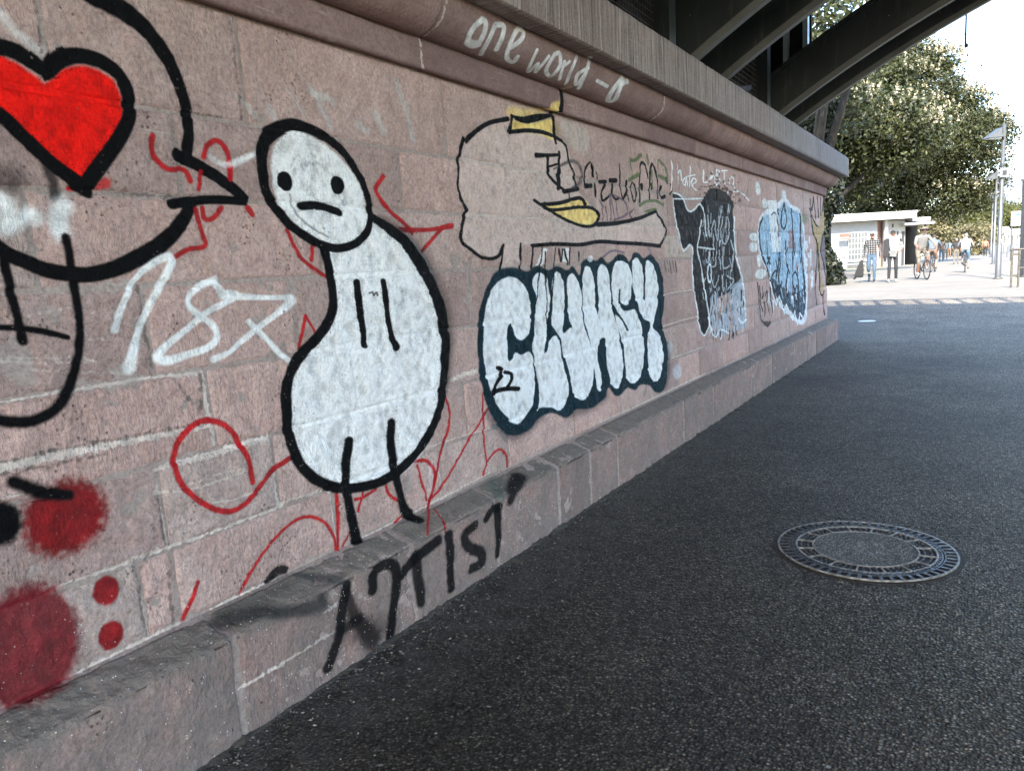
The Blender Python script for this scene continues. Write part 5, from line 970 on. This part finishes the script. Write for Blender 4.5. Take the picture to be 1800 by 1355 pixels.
SIDE = dict(WALK, elL=(.30, .07, 1.16), wrL=(.22, -.10, 1.02), haL=(.16, -.13, .98), knL=(.11, -.05, .49), anL=(.12, .06, .09), toL=(.13, -.10, .045), knR=(-.10, -.12, .50), anR=(-.11, -.10, .09), toR=(-.12, -.26, .045))
BIKE = dict(pelvis=(0, .22, 1.02), spine=(0, .13, 1.2), chest=(0, .0, 1.38), nb=(0, -.05, 1.50), neck=(0, -.085, 1.555), head=(0, -.13, 1.63), crown=(0, -.115, 1.705), shL=(.185, -.01, 1.43), elL=(.29, -.20, 1.21), wrL=(.27, -.42, 1.06), haL=(.265, -.49, 1.06), shR=(-.185, -.01, 1.43), elR=(-.29, -.20, 1.21), wrR=(-.27, -.42, 1.06), haR=(-.265, -.49, 1.06),
            hiL=(.09, .18, .96), knL=(.12, -.20, .80), anL=(.11, -.05, .42), toL=(.11, -.20, .37), hiR=(-.09, .18, .96), knR=(-.13, -.10, .58), anR=(-.11, .10, .22), toR=(-.11, -.05, .16))
BONES = [('pelvis', 'spine', 'top'), ('spine', 'chest', 'top'), ('chest', 'nb', 'top'), ('nb', 'neck', 'skin'), ('neck', 'head', 'skin'), ('head', 'crown', 'skin')]
for S in 'LR': BONES += [('chest', 'sh' + S, 'top'), ('sh' + S, 'el' + S, 'sleeve'), ('el' + S, 'wr' + S, 'fore'), ('wr' + S, 'ha' + S, 'skin'), ('pelvis', 'hi' + S, 'leg'), ('hi' + S, 'kn' + S, 'leg'), ('kn' + S, 'an' + S, 'shin'), ('an' + S, 'to' + S, 'shoe')]
RAD = dict(pelvis=(.155, .115), spine=(.15, .11), chest=(.165, .115), nb=(.075, .07), neck=(.05, .053), head=(.074, .092), crown=(.055, .068), sh=(.066, .066), el=(.046, .046), wr=(.03, .034), ha=(.022, .04), hi=(.09, .095), kn=(.06, .062), an=(.04, .045), to=(.036, .03))
def person(loc, rz, pose, mats, label, height=1.76, hair=None, hat=None, glasses=False, group=None, wide=1.0, lod=2):
    """mats: dict top/sleeve/fore/leg/shin/shoe/skin"""
    t = empty('person', loc, rz, label, 'person', group); k = height / 1.77; J = {n: Vector(p) * k for n, p in pose.items()}
    me = bpy.data.meshes.new('skel'); bm = bmesh.new(); sl = bm.verts.layers.skin.verify(); V = {}
    for n, p in J.items():
        v = bm.verts.new(p); V[n] = v; r = RAD.get(n) or RAD[n[:2]]; f = k * (wide if n in ('pelvis', 'spine', 'chest') else 1); v[sl].radius = (r[0] * f, r[1] * f); v[sl].use_root = n == 'pelvis'
    for a_, b_, _ in BONES: bm.edges.new((V[a_], V[b_]))
    bm.to_mesh(me); bm.free(); o = bpy.data.objects.new('body', me); col.objects.link(o)
    o.modifiers.new('s', 'SKIN').use_smooth_shade = True; ss_ = o.modifiers.new('u', 'SUBSURF'); ss_.levels = ss_.render_levels = lod
    dg = bpy.context.evaluated_depsgraph_get(); nm = bpy.data.meshes.new_from_object(o.evaluated_get(dg)); o.modifiers.clear(); o.data = nm; bpy.data.meshes.remove(me)
    keys = ['top', 'sleeve', 'fore', 'leg', 'shin', 'shoe', 'skin']; nm.materials.clear()
    for q in keys: nm.materials.append(mats[q])
    A = np.array([J[b[0]] for b in BONES]); B = np.array([J[b[1]] for b in BONES]); idx = [keys.index(b[2]) for b in BONES]
    C = np.zeros(len(nm.polygons) * 3); nm.polygons.foreach_get('center', C); C = C.reshape(-1, 3)
    AB = B - A; T_ = np.clip(((C[:, None] - A) * AB).sum(2) / (AB * AB).sum(1), 0, 1); D = np.linalg.norm(C[:, None] - A - T_[..., None] * AB, axis=2)
    rb_ = np.array([min(RAD.get(b[0], RAD.get(b[0][:2]))[0], .12) for b in BONES]); best = (D - rb_ * k * .6).argmin(1)
    mi = np.array(idx)[best]; low = (C[:, 2] < J['pelvis'].z + .035 * k) & (mi == 0); mi[low] = 3; nm.polygons.foreach_set('material_index', mi.astype(np.int32))
    o.parent = t
    # fingers rooted in each palm, nose and ears, joined to the body
    mb = MB(); hd = J['head']; fw = Vector((0, -1, 0))
    mb.tube([hd + Vector((0, -.085, .01)) * k, hd + Vector((0, -.108, -.018)) * k], [.010 * k, .014 * k], 6)
    for s_ in (-1, 1): mb.tube([hd + Vector((s_ * .072, .005, .012)) * k, hd + Vector((s_ * .084, .012, -.02)) * k], [.018 * k, .010 * k], 6)
    for S, sx in (('L', 1), ('R', -1)):
        h0, w0 = J['ha' + S], J['wr' + S]; d = (h0 - w0).normalized(); sd2 = d.cross(Vector((1, 0, 0))); sd2 = sd2.normalized() if sd2.length > .1 else Vector((0, 1, 0))
        for i, L in enumerate((.075, .085, .078, .06)):
            q = h0 + sd2 * (.027 - .018 * i) * k; e = q + d * L * .55 * k; mb.tube([q, e, e + (d * .8 + Vector((-sx * .5, 0, 0))).normalized() * L * .45 * k], [.0095 * k, .0085 * k, .006 * k], 5)
        q = h0 - d * .02 * k + sd2 * .035 * k; mb.tube([q, q + (d * .6 + sd2 * .8).normalized() * .055 * k], [.010 * k, .007 * k], 5)
    ex = mb.build('tmp', mats['skin']); bm = bmesh.new(); bm.from_mesh(o.data); nf = len(bm.faces); bm.from_mesh(ex.data); bm.faces.ensure_lookup_table()
    for f in bm.faces[nf:]: f.material_index = 6; f.smooth = True
    bm.to_mesh(o.data); bm.free(); bpy.data.objects.remove(ex)
    def cap(name, m, r, z0, dz):
        mb = MB(); mb.lathe([(r * math.cos(a_), r * math.sin(a_)) for a_ in np.linspace(-.35, 1.5, 7)] + [(0, r)], 14, (0, 0, 0)); vs = []
        for x, y, z in mb.v:
            if y < -.02 and z < r * .55: z = r * .55 + (z - r * .55) * .15
            vs.append((x * .86, y * 1.12, z))
        mb.v = [(hd.x + x * k, hd.y + .008 * k + y * k, hd.z + z0 * k + z * k) for x, y, z in vs]; return mb.build(name, m, t, True)
    if hair: cap('hair', hair, .096, .018, 0)
    if hat:
        hc = cap('hat', hat, .102, .035, 0); mb = MB(); mb.lathe([(.06, .0), (.13, -.006), (.165, -.022), (.165, -.030), (.10, -.012)], 18, (0, 0, 0)); mb.v = [(hd.x + x * k, hd.y + y * k, hd.z + .085 * k + z * k) for x, y, z in mb.v]; mb.build('hat_brim', hat, hc, True)
    if glasses: mb = MB(); mb.box((hd.x, hd.y - .088 * k, hd.z + .028 * k), (.135 * k, .03 * k, .036 * k)); mb.build('sunglasses', M_rub, t)
    return t
def M(top, leg, shoe=None, sleeve=None, fore=None, shin=None, skin=None):
    skin = skin or M_skin; return dict(top=top, sleeve=sleeve or top, fore=fore or skin, leg=leg, shin=shin or leg, shoe=shoe or M_blk, skin=skin)
def hgt(p, py_top, py_bot): return (py_bot - py_top) * dep(p) / FPX
def face_cam(p, off=0): return math.atan2(-p.x, p.y) * -1 * -1 + off if False else math.atan2(p.x, -p.y) + math.pi + off if False else math.atan2(-p.x, p.y) + off
p1 = PX(1532, 496); r1 = face_cam(p1, -.12)
person(p1, r1, WALK, M(M_plaid, M_jean, M_blk, fore=M_plaid), 'walking man in black and white checked shirt and washed jeans', 1.78, M_hairg, glasses=True)
def local(root_p, rz, v): return Vector(root_p) + Matrix.Rotation(rz, 3, 'Z') @ Vector(v)
# jacket and bag held in the man's right hand
jb = empty('carried_jacket', local(p1, r1, (-.31, -.05, .18)), r1, 'black jacket hanging from the hand of the man in checked shirt', 'jacket')
mb = MB(); mb.add([(x, y, z) for z, w_, d_ in ((.62, .05, .03), (.5, .09, .05), (.25, .16, .06), (.06, .20, .05), (0, .17, .03)) for x, y in ((-w_ - .10 * (.62 - z), -d_), (w_ * .5 - .1 * (.62 - z), -d_), (w_ * .5 - .1 * (.62 - z), d_), (-w_ - .10 * (.62 - z), d_))],
    [(4 * i + j, 4 * i + (j + 1) % 4, 4 * i + 4 + (j + 1) % 4, 4 * i + 4 + j) for i in range(4) for j in range(4)] + [(3, 2, 1, 0), (16, 17, 18, 19)]); fixn(mb.build('cloth', M_blk, jb)); mb = MB(); mb.tube([(-.19, .0, .05), (-.27, .01, -.06)], [.05, .03], 7); mb.build('sleeve', M_blk, jb)
bg_ = empty('carrier_bag', local(p1, r1, (-.14, .06, .30)), r1, 'pale grey carrier bag beside the black jacket', 'bag')
mb = MB(); mb.prism([(-.12, 0), (.12, 0), (.10, .36), (-.08, .38)], lambda p: (p[0], -.04, p[1]), lambda p: (p[0], .05, p[1])); fixn(mb.build('sack', M_gsh, bg_)); mb = MB(); mb.tube([(-.06, 0, .37), (-.09, -.03, .5), (-.04, 0, .37)], .008, 5); mb.build('handle', M_gsh, bg_)
p2 = PX(1568, 496); r2 = face_cam(p2, .05)
person(p2, r2, SIDE, M(M_wsh, M_blk, M_shoe, fore=M_skin2, skin=M_skin2), 'walking man in white shirt and black trousers with hand on hip', 1.80, M_hair, glasses=True)
jk = empty('shoulder_jacket', local(p2, r2, (-.20, -.02, .86)), r2, 'black jacket slung over the shoulder of the man in white shirt', 'jacket')
mb = MB(); mb.prism([(-.09, 0), (.05, -.02), (.10, .3), (.09, .62), (.0, .64), (-.09, .56)], lambda p: (p[0], -.13, p[1]), lambda p: (p[0], .12, p[1])); fixn(mb.build('cloth', M_blk, jk)); mb = MB(); mb.tube([(-.02, -.12, .05), (-.03, -.14, -.16)], [.05, .035], 7); mb.build('sleeve', M_blk, jk)
wb = empty('waist_pouch', local(p2, r2, (.02, -.165, .86)), r2, 'grey pouch at the waist of the man in white shirt', 'bag'); mb = MB(); mb.prism([(-.12, .02), (.08, 0), (.11, .2), (-.10, .24)], lambda p: (p[0], -.04, p[1]), lambda p: (p[0], .03, p[1])); fixn(mb.build('pouch', simple('grey_pouch', (.12, .12, .12), .8), wb)); mb = MB(); mb.tube([(-.10, .0, .22), (-.16, .1, .5)], .012, 5); mb.build('strap', M_blk, wb)

def make_bike(mframe):
    t = empty('bicycle'); 
    for y in (-.53, .52):
        wt = MB(); n = 28; wt.v = []; wt.f = []
        wt.tube([(0, y + .335 * math.cos(a_), .345 + .335 * math.sin(a_)) for a_ in np.linspace(0, 2 * math.pi, 29)], .021, 6, cap=False); ty = wt.build('wheel', M_rub, t, True)
        rm = MB(); rm.tube([(0, y + .305 * math.cos(a_), .345 + .305 * math.sin(a_)) for a_ in np.linspace(0, 2 * math.pi, 29)], .011, 5, cap=False); rm.build('rim', M_galv, ty)
        sp_ = MB(); [sp_.tube([(.02 * (-1) ** i, y, .345), (0, y + .3 * math.cos(2 * math.pi * i / 14), .345 + .3 * math.sin(2 * math.pi * i / 14))], .0022, 3) for i in range(14)]; sp_.tube([(-.05, y, .345), (.05, y, .345)], .022, 8); sp_.build('spokes', M_galv, ty)
    f = MB(); bb = (0, .08, .30); hd = (0, -.38, .80); st_ = (0, .22, .80); ra = (0, .52, .345)
    for a_, b_ in ((bb, hd), (st_, (0, -.365, .86)), (bb, st_), (bb, ra), (st_, ra)): f.tube([a_, b_], .017, 7)
    f.build('frame', mframe, t, True); fk = MB(); fk.tube([(0, -.35, .92), (0, -.40, .74)], .02, 7); [fk.tube([(s_ * .03, -.40, .72), (s_ * .045, -.53, .345)], .012, 6) for s_ in (-1, 1)]; fk.build('fork', M_galv, t, True)
    hb = MB(); hb.tube([(0, -.36, .9), (0, -.38, 1.04)], .014, 6); hb.tube([(-.29, -.45, 1.045), (-.12, -.39, 1.05), (.12, -.39, 1.05), (.29, -.45, 1.045)], .014, 6); hb.build('handlebar', M_dark, t, True)
    sd_ = MB(); sd_.tube([(0, .22, .8), (0, .24, .92)], .014, 6); sd_.prism([(-.02, .05), (.02, .05), (.075, .36), (-.075, .36)], lambda p: (p[0], p[1], .955), lambda p: (p[0], p[1], .915)); fixn(sd_.build('saddle', M_rub, t))
    cr = MB(); cr.tube([(-.06, .08, .30), (.06, .08, .30)], .03, 8); cr.tube([(.07, .08, .30), (.08, -.02, .40)], .011, 5); cr.tube([(-.07, .08, .30), (-.08, .10, .17)], .011, 5); cr.box((.12, -.04, .40), (.09, .07, .02)); cr.box((-.12, .09, .16), (.09, .07, .02)); cr.build('pedals', M_dark, t)
    mg = MB(); mg.tube([(0, .52 + .37 * math.cos(a_), .345 + .37 * math.sin(a_)) for a_ in np.linspace(.3, 2.6, 9)], .018, 5); mg.build('mudguard', M_dark, t)
    return t
bikeA = make_bike(M_galv)
def cyclist(px, py, ytop, heading, mats, label, blabel, bike=None, **kw):
    b = PX(px, py); h = hgt(b, ytop, py); rz = face_cam(b, heading); k = min(max(h / 1.75, .9), 1.08)
    o = bike or copy_tree(bikeA); o.location = b; o.rotation_euler = (0, 0, rz); o.scale = (1, 1, 1); tag(o, blabel, 'bicycle', 'bicycles on the path')
    person(b, rz, BIKE, mats, label, 1.77 * k, **kw); return h
cyclist(1620, 491, 401, .30, M(M_gsh, M_beige, M_shoe, fore=M_skin, shin=M_skin), 'cyclist in light grey shirt, beige shorts, hat and sunglasses riding towards the wall', 'bicycle under the rider with hat and sunglasses', bikeA, hat=M_beige, glasses=True)
cyclist(1640, 478, 413, math.pi - .15, M(M_bsh, M_brown, M_blk, shin=M_skin), 'cyclist in grey blue top riding away beside the rider with the hat', 'bicycle under the rider in grey blue top', hair=M_hair)
cyclist(1696, 478.5, 411, math.pi, M(M_wsh, M_lblue, M_blk, fore=M_skin, shin=M_skin), 'cyclist in white shirt and pale blue shorts riding away alone', 'bicycle under the rider in white shirt', hair=M_hairg)
cyclist(1718, 446, 413, math.pi + .2, M(M_wsh, M_blk, M_blk, fore=M_skin2, skin=M_skin2), 'distant cyclist in white top and black trousers near the lamp posts', 'bicycle under the distant rider in black trousers', hair=M_hair)
for i, (px, dp, m, hd_, lab) in enumerate(((1681, 47, M(M_blk, M_beige, fore=M_skin), math.pi, 'pedestrian in black top and beige trousers ahead of the white shirted cyclist'), (1732, 72, M(M_rdsh, M_blk), math.pi, 'far pedestrian in rust red top by the lamp posts'),
        (1737, 84, M(M_blk, M_jean), 0, 'far pedestrian in black top and jeans by the lamp posts'), (1727, 90, M(M_gree, M_blk), math.pi, 'far pedestrian in olive top walking down the path'), (1662, 66, M(M_wsh, M_beige), 0, 'far pedestrian in white top and beige trousers near the kiosk'),
        (1669, 78, M(M_lblue, M_brown), math.pi, 'far pedestrian in pale blue top near the kiosk'), (1708, 96, M(M_wsh, M_jean), 0, 'far pedestrian in white top and jeans mid path'), (1742, 105, M(M_brown, M_blk), 0, 'far pedestrian all in brown and black beneath the lamps'), (1655, 58, M(M_brown, M_jean), 0, 'pedestrian in brown jacket and jeans beside the kiosk canopy'))):
    b = place(px, 440, dp); b.z = .276; person(b, face_cam(b, hd_), WALK if i % 2 else SIDE, m, lab, 1.62 + .05 * (i % 4), M_hair if i % 3 else M_hairg, lod=1, group='people far down the path')
